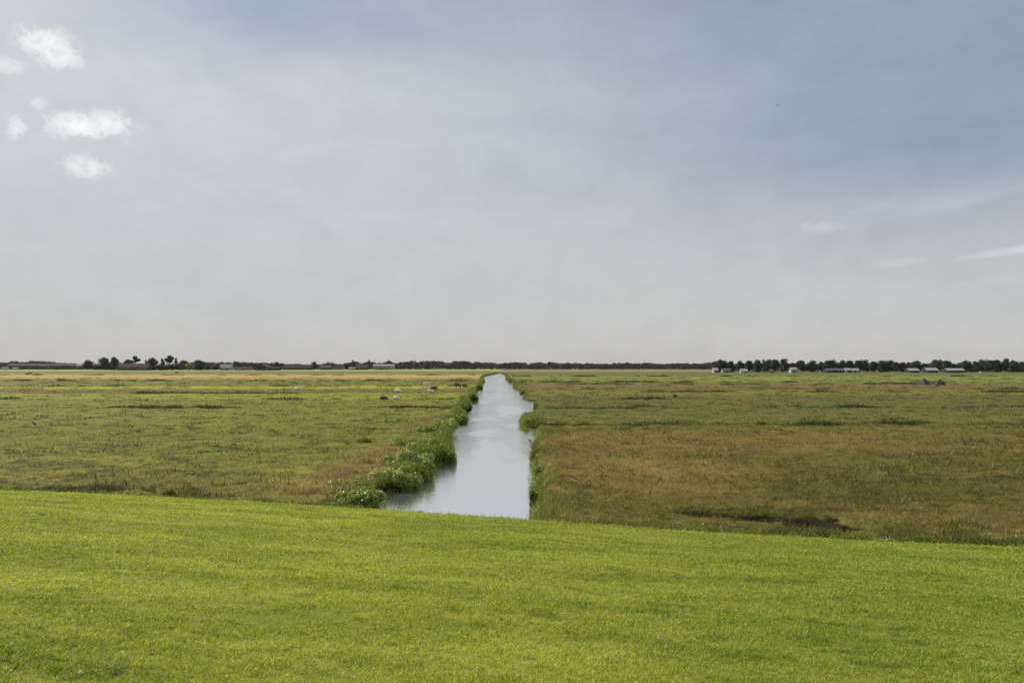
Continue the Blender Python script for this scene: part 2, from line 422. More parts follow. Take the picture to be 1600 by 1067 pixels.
def foliage_mat(name, dark, mid, light, trans=.3, rough=.5, spec=.4):
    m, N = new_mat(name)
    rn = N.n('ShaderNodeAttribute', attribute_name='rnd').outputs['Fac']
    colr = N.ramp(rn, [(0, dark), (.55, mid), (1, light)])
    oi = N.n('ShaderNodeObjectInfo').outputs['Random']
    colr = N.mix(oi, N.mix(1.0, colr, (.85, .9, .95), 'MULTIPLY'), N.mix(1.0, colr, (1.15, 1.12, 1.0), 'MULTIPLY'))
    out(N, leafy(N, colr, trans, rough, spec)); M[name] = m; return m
foliage_mat('tree_leaves', (.012, .018, .010), (.022, .032, .014), (.045, .055, .022), .12, .6, .2)
foliage_mat('far_leaves', (.012, .016, .013), (.020, .026, .020), (.034, .042, .030), .10, .6, .2)
foliage_mat('yellow_leaves', (.10, .10, .03), (.22, .19, .05), (.36, .30, .09), .25, .6, .2)
foliage_mat('weed_leaves', (.04, .075, .008), (.15, .21, .014), (.36, .43, .04), .42, .4, .35)
foliage_mat('painted_glint_leaves', (.05, .085, .010), (.24, .30, .035), (.72, .74, .42), .40, .38, .4)  # whitish end of the ramp paints glints and highlights into the leaf colour
foliage_mat('dark_leaves', (.016, .022, .006), (.045, .06, .012), (.11, .13, .025), .28, .7, .06)
foliage_mat('white_leaves', (.25, .28, .18), (.5, .52, .42), (.75, .76, .68), .25, .4, .4)
foliage_mat('brown_stalks', (.10, .06, .03), (.20, .13, .07), (.33, .23, .13), .2, .7, .1)

foliage_mat('dry_stalks', (.13, .10, .05), (.30, .225, .12), (.52, .42, .26), .25, .8, .1)
def flat_mat(name, a, b=None, rough=.8, scale=3, spec=.2, bumpy=.3):
    m, N = new_mat(name)
    co = N.n('ShaderNodeTexCoord').outputs['Object']
    n_ = N.noise(co, scale, 4, .6)
    out(N, principled(N, N.mix(n_, a, b or a), rough, spec, bump(N, n_, bumpy, .03))); M[name] = m; return m
flat_mat('bark', (.045, .035, .025), (.09, .07, .05))
flat_mat('white_wall', (.24, .24, .235), (.36, .36, .345), .9)
flat_mat('brick_wall', (.05, .035, .035), (.09, .06, .055))
flat_mat('dark_wall', (.018, .018, .022), (.035, .035, .04))
flat_mat('red_roof', (.065, .045, .05), (.11, .08, .085), .9, 3, .0)
flat_mat('grey_roof', (.06, .06, .065), (.11, .11, .12), .9, 2, .0)
flat_mat('dark_roof', (.035, .033, .038), (.06, .055, .06), .9, 2, .0)
flat_mat('pale_roof', (.17, .17, .175), (.30, .30, .30), .9, 2, .0)
flat_mat('door_paint', (.03, .04, .035), (.05, .06, .05))
flat_mat('white_wool', (.50, .47, .41), (.72, .69, .62), .95, 9, .05, .9)
flat_mat('brown_wool', (.07, .045, .035), (.15, .10, .085), .95, 9, .05, .9)
flat_mat('sheep_face_pale', (.45, .42, .36), (.6, .56, .5), .8)
flat_mat('sheep_face_dark', (.015, .013, .012), (.03, .026, .024), .8)
flat_mat('heap', (.05, .042, .036), (.11, .095, .082), .95, 5, .05, 1.0)
flat_mat('feather_dark', (.012, .012, .015), (.03, .03, .035), .6, 12)
flat_mat('feather_white', (.7, .7, .68), (.8, .8, .78), .6, 12)
flat_mat('beak', (.45, .12, .03), (.5, .16, .04), .4)
flat_mat('post_white', (.6, .6, .58), (.72, .72, .7), .5)
flat_mat('post_wood', (.10, .08, .06), (.18, .15, .12), .8)
flat_mat('petal', (.75, .75, .72), (.85, .85, .82), .6, 40)
m, N = new_mat('window_glass')
out(N, principled(N, (.03, .035, .04), .08, .8)); M['glass'] = m

# water
m, N = new_mat('water_surface')
pos = N.n('ShaderNodeNewGeometry').outputs['Position']; x, y, z = N.sep(pos)
gust = N.noise(N.xyz(N.m('MULTIPLY', x, .25), N.m('MULTIPLY', y, .06), 0), 1.0, 4, .6, .8)
rip = N.noise(N.xyz(N.m('MULTIPLY', x, 1.0), N.m('MULTIPLY', y, 1.6), 0), 3.2, 3, .6, .3)
wav = N.noise(N.xyz(x, N.m('MULTIPLY', y, .7), 5), .8, 3, .5, .3)
amp = N.m('ADD', .12, N.m('MULTIPLY', N.m('MULTIPLY', N.smooth(gust, .40, .62), N.smooth(y, 34, 75)), 1.0))
h = N.m('ADD', N.m('MULTIPLY', rip, N.m('MULTIPLY', amp, .085)), N.m('MULTIPLY', wav, N.m('MULTIPLY', amp, .03)))
bn = N.n('ShaderNodeBump'); bn.inputs['Strength'].default_value = 1.0; bn.inputs['Distance'].default_value = 1.0
N.put(bn.inputs['Height'], h)
g = N.n('ShaderNodeBsdfGlossy'); g.inputs['Color'].default_value = (1, 1, 1, 1); g.inputs['Roughness'].default_value = .07
N.put(g.inputs['Normal'], bn.outputs[0])
deepw = principled(N, (.24, .26, .28), .5, .0)
lw = N.n('ShaderNodeFresnel'); lw.inputs['IOR'].default_value = 1.9; N.put(lw.inputs['Normal'], bn.outputs[0])
fr = N.m('ADD', N.m('MULTIPLY', lw.outputs[0], .20), .79, clamp=True)
mx = N.n('ShaderNodeMixShader'); N.put(mx.inputs[0], fr); N.t.links.new(deepw, mx.inputs[1]); N.t.links.new(g.outputs[0], mx.inputs[2])
out(N, mx.outputs[0]); M['water'] = m

# ------------------------------------------------------------------ ground sheets
def axis_steps():
    ys = [14.0]
    while ys[-1] < 4500:
        y_ = ys[-1]
        ys.append(y_ + (.3 if y_ < 60 else .3 + (y_ - 60) * .008))
    for d in DITCH: ys += list(np.arange(d[0] - 2.4, d[0] + 2.4, .3 if d[0] < 200 else .5))
    ys = np.unique(np.round(ys, 2))
    keep = [ys[0]]
    for v in ys[1:]:
        if v - keep[-1] >= .18: keep.append(v)
    ys = np.array(keep)
    xs = list(np.arange(-22, 10, .35)); s = .38; xr = 10.
    while xr < 4500: xs.append(xr); xr += s; s *= 1.04
    s = .38; xl = -22.35
    while xl > -4500: xs.append(xl); xl -= s; s *= 1.04
    return np.sort(np.array(xs)), ys
xs, ys = axis_steps()
X, Y = np.meshgrid(xs, ys)
H = meadow_h(X, Y)
H = np.where(Y > 420, H * .5, H)
s_ = toe(X, Y)
H = H * (1 - sstep(s_, .3, 1.2)) - sstep(s_, .3, 1.2) * .9      # dips under the dike
tag(mesh_grid('meadow', X, Y, H, M['meadow']), 'flat green and straw coloured meadow reaching to the horizon', kind='structure')

al = np.concatenate([np.arange(-900, -60, 12.), np.arange(-60, 60, .35), np.arange(60, 900, 12.)])
ac = np.concatenate([np.arange(-2.1, 30, .3), np.arange(30, 260, 8.)])
A, C = np.meshgrid(al, ac)
base = TA + td * np.linalg.norm(ground(800, 800) - TA)
DX = base[0] + td[0] * A + tn[0] * C; DY = base[1] + td[1] * A + tn[1] * C
tag(mesh_grid('dike', DX, DY, dike_h(toe(DX, DY), DX, DY), M['lawn']), 'mown bright green grass slope of the dike in the foreground', kind='structure')

ch = POLY.copy(); cen = ch.mean(0)
wx0, wx1 = -40, 60
wc = np.array([(-120, 16, WZ), (400, 16, WZ), (400, 600, WZ), (-120, 600, WZ)])
tag(raw_mesh('water', wc, np.array([[0, 1, 2, 3]]), M['water']), 'straight drainage channel full of pale water reflecting the sky', kind='structure')

# ------------------------------------------------------------------ blades
def blades(P, h, w_, lean=.35, seg=2, tipw=.0):
    n = len(P); yaw = R.uniform(0, 2 * np.pi, n); ly = R.uniform(0, 2 * np.pi, n)
    L = np.abs(R.normal(0, lean, n)) + lean * .25; wx = np.cos(yaw) * w_ * .5; wy = np.sin(yaw) * w_ * .5
    q_ = 1 / np.sqrt(1 + L * L)
    lx = np.cos(ly) * L * h * q_; lyy = np.sin(ly) * L * h * q_
    hz = h * q_
    b0 = P + np.stack([-wx, -wy, 0 * wx], 1); b1 = P + np.stack([wx, wy, 0 * wx], 1)
    tip = P + np.stack([lx, lyy, hz], 1)
    r = R.uniform(0, 1, n)
    if seg == 1:
        co = np.stack([b0, b1, tip], 1).reshape(-1, 3); f = np.arange(n * 3).reshape(n, 3); k = 3
    else:
        md = P + np.stack([lx * .3, lyy * .3, hz * .6], 1)
        m0 = md + np.stack([-wx, -wy, 0 * wx], 1) * .85; m1 = md + np.stack([wx, wy, 0 * wx], 1) * .85
        co = np.stack([b0, b1, m0, m1, tip], 1).reshape(-1, 3); i = np.arange(n)[:, None] * 5
        f = np.stack([i + [0, 1, 3], i + [0, 3, 2], i + [2, 3, 4]], 1).reshape(-1, 3); k = 5
    return co, f, np.repeat(r, k)
def join(parts):
    cs, fs, rs, o = [], [], [], 0
    for c_, f_, r_ in parts: cs.append(c_); fs.append(f_ + o); rs.append(r_); o += len(c_)
    return np.concatenate(cs), np.concatenate(fs), np.concatenate(rs)
def fan(n, d0, d1, power=1.0, half=.80):
    """points over a wedge of ground; power 0 = even density"""
    u = R.uniform(0, 1, n); e = 2 - power
    d = (d0 ** e + u * (d1 ** e - d0 ** e)) ** (1 / e) if abs(e) > 1e-6 else d0 * (d1 / d0) ** u
    return R.uniform(-half, half, n) * d, d

# lawn
n = 1500000
x_, y_ = fan(n, 3.5, 34, 2.0, .80)
s_ = toe(x_, y_); k = s_ > -.12
x_, y_, s_ = x_[k], y_[k], s_[k]; d_ = np.hypot(x_, y_)
clump = .5 * fbm(x_, y_, 3.5, 41) + .5 * fbm(x_, y_, 14, 44, 2); tall = fbm(x_, y_, .5, 43)
k = R.uniform(0, 1, len(x_)) < 2.6 * (clump - .18)
x_, y_, s_, d_, clump, tall = [a[k] for a in (x_, y_, s_, d_, clump, tall)]
h_ = (.016 + .036 * tall + .075 * np.clip(clump - .35, 0, 1)) * R.uniform(.6, 1.3, len(x_)) * (1 + 3.5 * np.exp(-np.clip(s_ + .1, 0, 9) / .22) * fbm(x_, y_, 1.7, 47, 2) ** 2)
w_ = .0052 * np.maximum(1, d_ / 6.5) * R.uniform(.7, 1.3, len(x_))
P_ = np.stack([x_, y_, dike_h(s_, x_, y_) - .004], 1)
co, f, r = blades(P_, h_, w_, 2.2, 2)
tag(raw_mesh('lawn_grass', co, f, M['lawn_blade'], attrs={'rnd': r}), 'short bright green grass blades covering the dike slope', 'grass', kind='stuff')

# meadow grass near and far
parts = []
for n, d0, d1, hm, wm, seg, pw in ((380000, 18, 62, .085, .016, 2, 1.2), (230000, 60, 160, .09, .05, 1, 1.3), (120000, 155, 420, .11, .14, 1, 1.4)):
    x_, y_ = fan(n, d0, d1, pw, .78)
    s_ = toe(x_, y_); k = s_ < .05; x_, y_, s_ = x_[k], y_[k], s_[k]
    cdst = chan_dist(x_, y_); k = cdst > .12; x_, y_, s_, cdst = x_[k], y_[k], s_[k], cdst[k]
    zz = meadow_h(x_, y_, cdst); q = fbm(x_, y_, .5, 51); q2 = fbm(x_, y_, 2.2, 57)
    k = (zz > -.45) & (R.uniform(0, 1, len(x_)) < np.where(zz < -.17, .12, np.where(y_ < 160, 1.7 * (q2 - .12), .3 + q2))); x_, y_, zz, q, q2 = [a[k] for a in (x_, y_, zz, q, q2)]
    right = sstep(x_, 0, 2)
    hh = hm * (.45 + 1.0 * q + .6 * q2 + .75 * right * (y_ < 62)) * R.uniform(.5, 1.35, len(x_))
    parts.append(blades(np.stack([x_, y_, zz - .01], 1), hh, wm * R.uniform(.6, 1.4, len(x_)) * (.6 + y_ / (d0 + d1)), 2.2, seg))
co, f, r = join(parts)
tag(raw_mesh('meadow_grass', co, f, M['blade'], attrs={'rnd': r}), 'rough meadow grass, olive green mixed with dry straw', 'grass', kind='stuff')

# rushes and tall weeds along the ditches
parts = []
for yd, x0, x1, dp, hw in DITCH:
    lim = .72 * yd; a0, a1 = max(x0, -lim), min(x1, lim)
    if a1 <= a0: continue
    n = int((a1 - a0) * (170 if yd < 100 else 90 if yd < 170 else 60))
    xx = R.uniform(a0, a1, n); g_ = fbm(xx, xx * 0 + yd, .16, int(yd) * 3 + 1, 4)
    k = g_ > .50; xx = xx[k]; g_ = g_[k]
    yy = ditch_y(yd, xx) + hw + .1 + R.normal(.0, .30, len(xx))
    cdst = chan_dist(xx, yy); k = cdst > .1; xx, yy, g_, cdst = xx[k], yy[k], g_[k], cdst[k]
    hh = (.10 + 1.5 * (g_ - .50)) * R.uniform(.5, 1.25, len(xx)) * (1 if yd < 100 else 1.3 if yd < 200 else 1.8)
    parts.append(blades(np.stack([xx, yy, meadow_h(xx, yy, cdst) - .02], 1), hh, .042 * max(1, yd / 60), .7, 1))
# scattered dark tussocks
n = 5200
x_, y_ = fan(n, 27, 330, 1.35, .74)
cdst = chan_dist(x_, y_); k = (cdst > 1) & (toe(x_, y_) < -.5); x_, y_ = x_[k], y_[k]
kk = R.integers(14, 50, len(x_)); rep = np.repeat(np.arange(len(x_)), kk)
sz = R.gamma(2, .16, len(x_))[rep]
xx = x_[rep] + R.normal(0, 1, len(rep)) * sz * 1.5; yy = y_[rep] + R.normal(0, 1, len(rep)) * sz * .5
cdst = chan_dist(xx, yy); k = cdst > .3; xx, yy, sz, cdst = xx[k], yy[k], sz[k], cdst[k]
parts.append(blades(np.stack([xx, yy, meadow_h(xx, yy, cdst) - .02], 1), .06 + sz * .50 * R.uniform(.5, 1.2, len(xx)), .015 + yy * .0005, 1.1, 1))
co, f, r = join(parts)
tag(raw_mesh('ditch_rushes', co, f, M['rush'], attrs={'rnd': r}), 'dark rushes in broken lines along the field ditches', 'rushes', kind='stuff')

# grass and reeds on both banks of the channel
segs = []
def bank_points(line, per_m, side):
    out_ = []
    for (a, b) in zip(line[:-1], line[1:]):
        L = np.linalg.norm(b - a); d = a[1]
        n = int(L * per_m * (1 if d < 60 else .55 if d < 150 else .3))
        t = R.uniform(0, 1, n)[:, None]; p = a + (b - a) * t
        nn = np.array(((b - a)[1], -(b - a)[0])) / max(L, 1e-6)
        if nn[0] * side < 0: nn = -nn
        out_.append(p + nn * (R.gamma(1.5, .24, n) - .12)[:, None])
    return np.concatenate(out_)
parts = []
for line, side, pm, hb in ((CH_L, -1, 380, .26), (CH_R, 1, 300, .24)):
    p = bank_points(line, pm, side); x_, y_ = p[:, 0], p[:, 1]
    k = (toe(x_, y_) < .1); x_, y_ = x_[k], y_[k]
    cdst = chan_dist(x_, y_); k = cdst > -.25; x_, y_, cdst = x_[k], y_[k], cdst[k]
    zz = meadow_h(x_, y_, cdst); k = zz > -.8; x_, y_, zz = x_[k], y_[k], zz[k]
    if side < 0: k = (y_ > 62) | (R.uniform(0, 1, len(y_)) < .8); x_, y_, zz = x_[k], y_[k], zz[k]
    q = fbm(x_, y_, .45, 61 + side, 2); q2 = fbm(x_, y_, 1.5, 67, 2)
    k = R.uniform(0, 1, len(x_)) < q2 * 1.5; x_, y_, zz, q = x_[k], y_[k], zz[k], q[k]
    hh = hb * (.18 + 2.6 * sstep(q, .42, .85)) * R.uniform(.5, 1.2, len(x_))
    parts.append(blades(np.stack([x_, y_, np.maximum(zz, WZ - .05)], 1), hh, .013 * np.maximum(1, y_ / 40), .5, 2))
co, f, r = join(parts)
tag(raw_mesh('bank_grass', co, f, M['bank'], attrs={'rnd': r}), 'tall green grass and reeds growing along both banks of the channel', 'reeds', kind='stuff')

# tall dry grass beside the left bank
n = 36000
cs = [ground(u, v) for u, v in ((500, 765), (535, 748), (560, 735), (585, 718), (610, 705), (640, 690), (655, 672), (675, 655))]
rr_ = [(1.5, .9), (1.5, 1.4), (1.3, 1.6), (1.2, 2.2), (1.1, 2.6), (1.1, 3.2), (1.0, 3.6), (1.0, 4.5)]
ci = R.integers(0, len(cs), n); cs_ = np.array(cs)[ci]; rr2 = np.array(rr_)[ci]
x_ = cs_[:, 0] + R.normal(0, .55, n) * rr2[:, 0]; y_ = cs_[:, 1] + R.normal(0, .55, n) * rr2[:, 1]
cdst = chan_dist(x_, y_); k = (cdst > .4) & (toe(x_, y_) < -.1) & (R.uniform(0, 1, n) < 3.2 * (fbm(x_, y_, 1.1, 111) - .42)); x_, y_, cdst = x_[k], y_[k], cdst[k]
co, f, r = blades(np.stack([x_, y_, meadow_h(x_, y_, cdst) - .02], 1), (.12 + .36 * fbm(x_, y_, .7, 113)) * R.uniform(.4, 1.2, len(x_)), .014 * np.maximum(1, y_ / 40), .9, 2)
tag(raw_mesh('dry_grass', co, f, M['dry_stalks'], attrs={'rnd': r}), 'tall straw coloured dry grass beside the leafy bushes of the left bank', 'dry grass', kind='stuff')

n = 70000
t_ = R.uniform(-36, 36, n); sfr = -np.abs(R.normal(0, 1.1, n)) - .15
x_ = base[0] + td[0] * t_; y_ = base[1] + td[1] * t_; sfr = sfr - toe(x_, y_); x_ = x_ + tn[0] * sfr; y_ = y_ + tn[1] * sfr
cdst = chan_dist(x_, y_); g_ = fbm(x_ * .6, y_, .9, 133, 3)
k = (cdst > .15) & (g_ > .5) & (R.uniform(0, 1, n) < 4 * (g_ - .48)); x_, y_, cdst, g_ = x_[k], y_[k], cdst[k], g_[k]
co, f, r = blades(np.stack([x_, y_, meadow_h(x_, y_, cdst) - .02], 1), (.07 + .9 * (g_ - .5)) * R.uniform(.5, 1.2, len(x_)), .014, .8, 2)
tag(raw_mesh('rough_grass', co, f, M['rush'], attrs={'rnd': r}), 'rough dark grass tufts in the strip at the foot of the dike', 'grass', kind='stuff')

# unmown fringe where the lawn ends
n = 110000
t_ = R.uniform(-40, 40, n); sfr = R.normal(-.32, .30, n)
x_ = base[0] + td[0] * t_; y_ = base[1] + td[1] * t_; sfr = sfr - toe(x_, y_); x_ = x_ + tn[0] * sfr; y_ = y_ + tn[1] * sfr
s_ = toe(x_, y_); cdst = chan_dist(x_, y_)
zz = np.maximum(meadow_h(x_, y_, cdst), np.where(s_ > -.5, .05 + s_ * .8, -9)); zz = np.where((cdst < .1) & (s_ < -.25), -9, zz)
q = fbm(x_, y_, 1.1, 71)
k = (zz > -.5) & (s_ < .12) & (R.uniform(0, 1, n) < (q * 1.3 - .1) * np.where(cdst < .3, .35, 1)); x_, y_, zz, q = x_[k], y_[k], zz[k], q[k]
co, f, r = blades(np.stack([x_, y_, zz - .02], 1), (.05 + .42 * q ** 3 + .10 * (R.uniform(0, 1, len(x_)) > .93)) * R.uniform(.4, 1.3, len(x_)), .013 * R.uniform(.6, 1.4, len(x_)), .7, 2)
tag(raw_mesh('fringe_grass', co, f, M['bank'], attrs={'rnd': r}), 'unmown straggly grass fringe at the foot of the dike', 'grass', kind='stuff')

# ------------------------------------------------------------------ foliage clusters
def leaf_cloud(lumps, n, size, up=.5, fill=.35, rnd_up=.3, aspect=.55):
    """rhombic leaves spread through ellipsoidal lumps (cx,cy,cz,rx,ry,rz)"""
    L = np.array(lumps, float); wgt = L[:, 3] * L[:, 4] + L[:, 4] * L[:, 5]; wgt /= wgt.sum()
    ix = R.choice(len(L), n, p=wgt); l = L[ix]
    d = R.normal(0, 1, (n, 3)); d /= np.linalg.norm(d, axis=1)[:, None]
    rad = 1 - np.abs(R.normal(0, fill, n)); rad = np.clip(rad, .05, 1.12)
    p = l[:, :3] + d * l[:, 3:] * rad[:, None]
    nrm = d + np.array((0, 0, up)) + R.normal(0, .7, (n, 3)); nrm /= np.linalg.norm(nrm, axis=1)[:, None]
    a = np.cross(nrm, R.normal(0, 1, (n, 3))); a /= np.linalg.norm(a, axis=1)[:, None]; b = np.cross(nrm, a)
    s = (size * R.uniform(.6, 1.4, n))[:, None]
    co = np.stack([p - a * s * .5, p + b * s * .5 * aspect, p + a * s * .5, p - b * s * .5 * aspect], 1).reshape(-1, 3)
    r = np.clip(R.normal(.42, .2, n) + rnd_up * (rad - .8) , 0, 1)  # outer leaves coloured lighter, a painted highlight on the bank bushes
    return co, np.arange(n * 4).reshape(n, 4), np.repeat(r, 4)
def tube(pts, rad, sides=6):
    pts = np.array(pts, float); co = []; fs = []
    for i, p in enumerate(pts):
        t = pts[min(i + 1, len(pts) - 1)] - pts[max(i - 1, 0)]; t /= np.linalg.norm(t)
        a = np.cross(t, (0.3, 1, 0.1)); a /= np.linalg.norm(a); b = np.cross(t, a)
        for k in range(sides):
            th = 2 * math.pi * k / sides; co.append(p + (a * math.cos(th) + b * math.sin(th)) * rad[i])
    for i in range(len(pts) - 1):
        for k in range(sides):
            k2 = (k + 1) % sides; fs.append((i * sides + k, i * sides + k2, (i + 1) * sides + k2, (i + 1) * sides + k))
    return np.array(co), np.array(fs), np.zeros(len(co))

# ------------------------------------------------------------------ trees
def make_tree(name, H_, W_, form, leaf='tree_leaves', n=1500, bare=.22):
    """H_ height, W_ crown width; form picks the silhouette"""
    root = empty(name, (0, 0, 0))
    lumps = []; limbs = []
    cz0 = H_ * bare
    if form == 'round':
        for k in range(13):
            a = R.uniform(0, 6.28); rr = R.uniform(0, .32) * W_; z_ = R.uniform(cz0 + .04 * H_, H_ * .82); sq = 1 - abs((z_ - H_ * .55) / (H_ * .6)) ** 2
            s = W_ * R.uniform(.21, .31); lumps.append((rr * math.cos(a) * sq, rr * math.sin(a) * sq, z_, s, s, s * .85))
        lumps.append((0, 0, H_ * .84, W_ * .22, W_ * .22, H_ * .13))
    elif form == 'wide':
        for k in range(16):
            a = R.uniform(0, 6.28); rr = R.uniform(.05, .40) * W_; z_ = R.uniform(cz0 + .04 * H_, H_ * .74)
            s = W_ * R.uniform(.16, .24); lumps.append((rr * math.cos(a), rr * math.sin(a), z_, s, s, s * .8))
        for k in range(4):
            lumps.append((W_ * R.uniform(-.25, .25), W_ * R.uniform(-.2, .2), H_ * R.uniform(.78, .88), W_ * .15, W_ * .15, H_ * .12))
    elif form == 'tall':
        for k in range(14):
            z_ = R.uniform(cz0, H_ * .9); q = math.sin(math.pi * min(1, (z_ - cz0 * .6) / (H_ - cz0 * .6))) ** .6
            a = R.uniform(0, 6.28); rr = R.uniform(0, .26) * W_ * q; s = W_ * R.uniform(.17, .27) * (.6 + .4 * q)
            lumps.append((rr * math.cos(a), rr * math.sin(a), z_, s, s, s * 1.2))
    elif form == 'cone':
        for k in range(12):
            t = k / 11; z_ = cz0 + (H_ * .94 - cz0) * t; s = W_ * .5 * (1 - t * .82)
            lumps.append((R.normal(0, .04) * W_, R.normal(0, .04) * W_, z_, s, s, H_ * .07))
    elif form == 'open':   # tall bare stem with separate puffs
        for k in range(8):
            a = R.uniform(0, 6.28); rr = R.uniform(.1, .38) * W_; z_ = H_ * R.uniform(.5, .9); s = W_ * R.uniform(.12, .22)
            lumps.append((rr * math.cos(a), rr * math.sin(a), z_, s, s, s * .7))
        lumps.append((0, 0, H_ * .9, W_ * .22, W_ * .22, H_ * .08))
    elif form == 'bush':
        for k in range(9):
            a = R.uniform(0, 6.28); rr = R.uniform(0, .3) * W_; s = W_ * R.uniform(.18, .27)
            lumps.append((rr * math.cos(a), rr * math.sin(a), H_ * R.uniform(.3, .68), s, s, H_ * .26))
    top = H_ * .8
    ps = [tube([(0, 0, -.2), (R.normal(0, .1), R.normal(0, .1), H_ * .3), (R.normal(0, .2), R.normal(0, .2), top)], [H_ * .022, H_ * .016, H_ * .004])]
    for l in lumps[:7]:
        ps.append(tube([(0, 0, H_ * .22 + R.uniform(0, .2) * H_), (l[0] * .5, l[1] * .5, l[2] * .85), (l[0], l[1], l[2])], [H_ * .008, H_ * .005, H_ * .002], 4))
    co, f, r = join(ps); raw_mesh('trunk', co, f, M['bark'], root, smooth=True)
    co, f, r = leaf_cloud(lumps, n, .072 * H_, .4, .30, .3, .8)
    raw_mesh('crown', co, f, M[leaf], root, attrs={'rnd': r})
    return root

PROTO = {}
def get_proto(form, leaf, var):
    key = (form, leaf, var)
    if key not in PROTO:
        name = {'round': 'broadleaf_tree', 'wide': 'broadleaf_tree', 'tall': 'poplar_tree', 'cone': 'conifer_tree', 'open': 'pine_tree', 'bush': 'bush'}[form]
        W0 = {'round': 8.5, 'wide': 12, 'tall': 5.5, 'cone': 5, 'open': 7, 'bush': 11}[form]
        t = make_tree(name, 10, W0, form, leaf, 3000 if leaf != 'far_leaves' else 1700, {'wide': .12, 'bush': 0, 'tall': .08, 'cone': .02}.get(form, .14))
        PROTO[key] = [t, W0, False]
    return PROTO[key]
def tree_at(u, top_v, dist, wpx, form, label, group=None, leaf='tree_leaves', var=0, cat='tree', z0=0.0):
    H_ = (HORIZ - top_v) / F * dist + CAM_H - z0; W_ = wpx / F * dist
    e = get_proto(form, leaf, var); o = e[0] if not e[2] else copy_tree(e[0]); e[2] = True
    p = at(u, dist, z0); o.location = p; o.rotation_euler.z = random.uniform(0, 6.28)
    o.scale = (W_ / e[1], W_ / e[1], H_ / 10)
    tag(o, label, cat, group); return o

def prof(tab, u):
    return float(np.interp(u, [a for a, b in tab], [b for a, b in tab]))
# distant wood left of and right of the channel's end
midtab = [(0, 565), (12, 565), (22, 562.5), (34, 564.5), (45, 562.8), (57, 562.5), (70, 562), (85, 564.5), (95, 566), (112, 566.5), (130, 567.5),
          (380, 564.5), (395, 565), (440, 566.5), (455, 568), (472, 567.5), (484, 569), (505, 566), (515, 564.5), (530, 568), (545, 566), (553, 563), (562, 566), (577, 563.5), (590, 565.5),
          (610, 563.5), (620, 567), (628, 563), (640, 562), (660, 563), (670, 562), (690, 563), (698, 566), (706, 564), (716, 562), (730, 563), (737, 565.5),
          (745, 563.2), (765, 565), (778, 567), (790, 565.5), (812, 564.5), (822, 565.5), (826, 569), (833, 565), (858, 564), (875, 566.5), (888, 565.5), (910, 566),
          (925, 566), (935, 567.5), (950, 566.5), (985, 565.3), (1000, 566.5), (1020, 565), (1034, 568), (1050, 566.5), (1085, 566.5), (1100, 566.5), (1115, 563.5), (1130, 565), (1600, 566)]
def far_row(u0, u1, dist, step, lab, grp, dv=0.0):
    u = u0
    while u < u1:
        f = random.choice(['round', 'wide', 'round', 'wide', 'bush'])
        tree_at(u, prof(midtab, u) + random.uniform(-.3, .8) + dv, dist + random.uniform(-25, 25), step * random.uniform(1.6, 2.1) * (1.2 if f in ('wide', 'bush') else 1),
                f, lab, grp, 'far_leaves', random.randint(0, 1))
        u += step * random.uniform(.75, 1.2)
far_row(626, 776, 1330, 7, 'dark tree in the closed distant wood left of the channel end', 'distant wood left of the channel end')
far_row(782, 1118, 1330, 7, 'dark tree in the closed distant wood right of the channel end', 'distant wood right of the channel end')
far_row(-40, 128, 1700, 8, 'small far tree above the long pale greenhouse at the far left', 'far trees behind the greenhouse')
far_row(300, 626, 1600, 8, 'small far tree on the skyline behind the village roofs', 'skyline trees behind the village')
far_row(1125, 1640, 1500, 10, 'hazy far tree glimpsed behind the dark tree row on the right', 'far trees behind the right row', 1.5)

# near dark row on the right
rt = [(1125, 561.5, 21), (1142, 563, 12), (1156, 563, 12), (1170, 562.6, 13), (1184, 561, 14), (1198, 561, 15), (1210, 561, 13), (1227, 559, 15), (1239, 566, 11),
      (1252, 562.5, 14), (1268, 561.8, 17), (1283, 564.5, 13), (1293, 562.5, 13), (1303, 560.8, 16), (1316, 562, 13), (1328, 562.6, 13), (1340, 561.8, 12), (1350, 561.3, 15), (1364, 564, 13),
      (1378, 562, 14), (1389, 562, 15), (1400, 565, 12), (1410, 565, 12), (1420, 565, 12), (1431, 563, 16), (1443, 567, 9), (1463, 561.3, 20), (1478, 562.6, 14),
      (1489, 567.5, 12), (1499, 566, 11), (1508, 562.7, 16), (1524, 563, 15), (1536, 561, 15), (1547, 562, 14), (1558, 561, 14), (1572, 559.2, 14), (1584, 562.5, 15), (1597, 563.5, 15), (1612, 563, 16), (1628, 562, 16)]
special_r = {1125: 'large round dark tree at the left end of the right row, over a white roof', 1227: 'tallest tree in the left part of the right row, with a raised round top',
             1463: 'broad domed dark tree beside the white farm buildings on the right', 1478: 'smaller round tree directly right of the broad domed tree by the white buildings',
             1572: 'tallest tree of the closed group at the far right edge', 1431: 'rounded dark tree just left of the two grey heaps, behind a low white shed'}
for i, (u, tv, wp) in enumerate(rt):
    lab = special_r.get(u, 'dark round headed tree in the long near row on the right')
    tree_at(u, tv, 640 + (i % 3) * 18, wp * 1.35, 'wide' if wp > 14 else 'round', lab, 'dark tree row on the right' if u not in special_r else None, 'tree_leaves', i % 3)

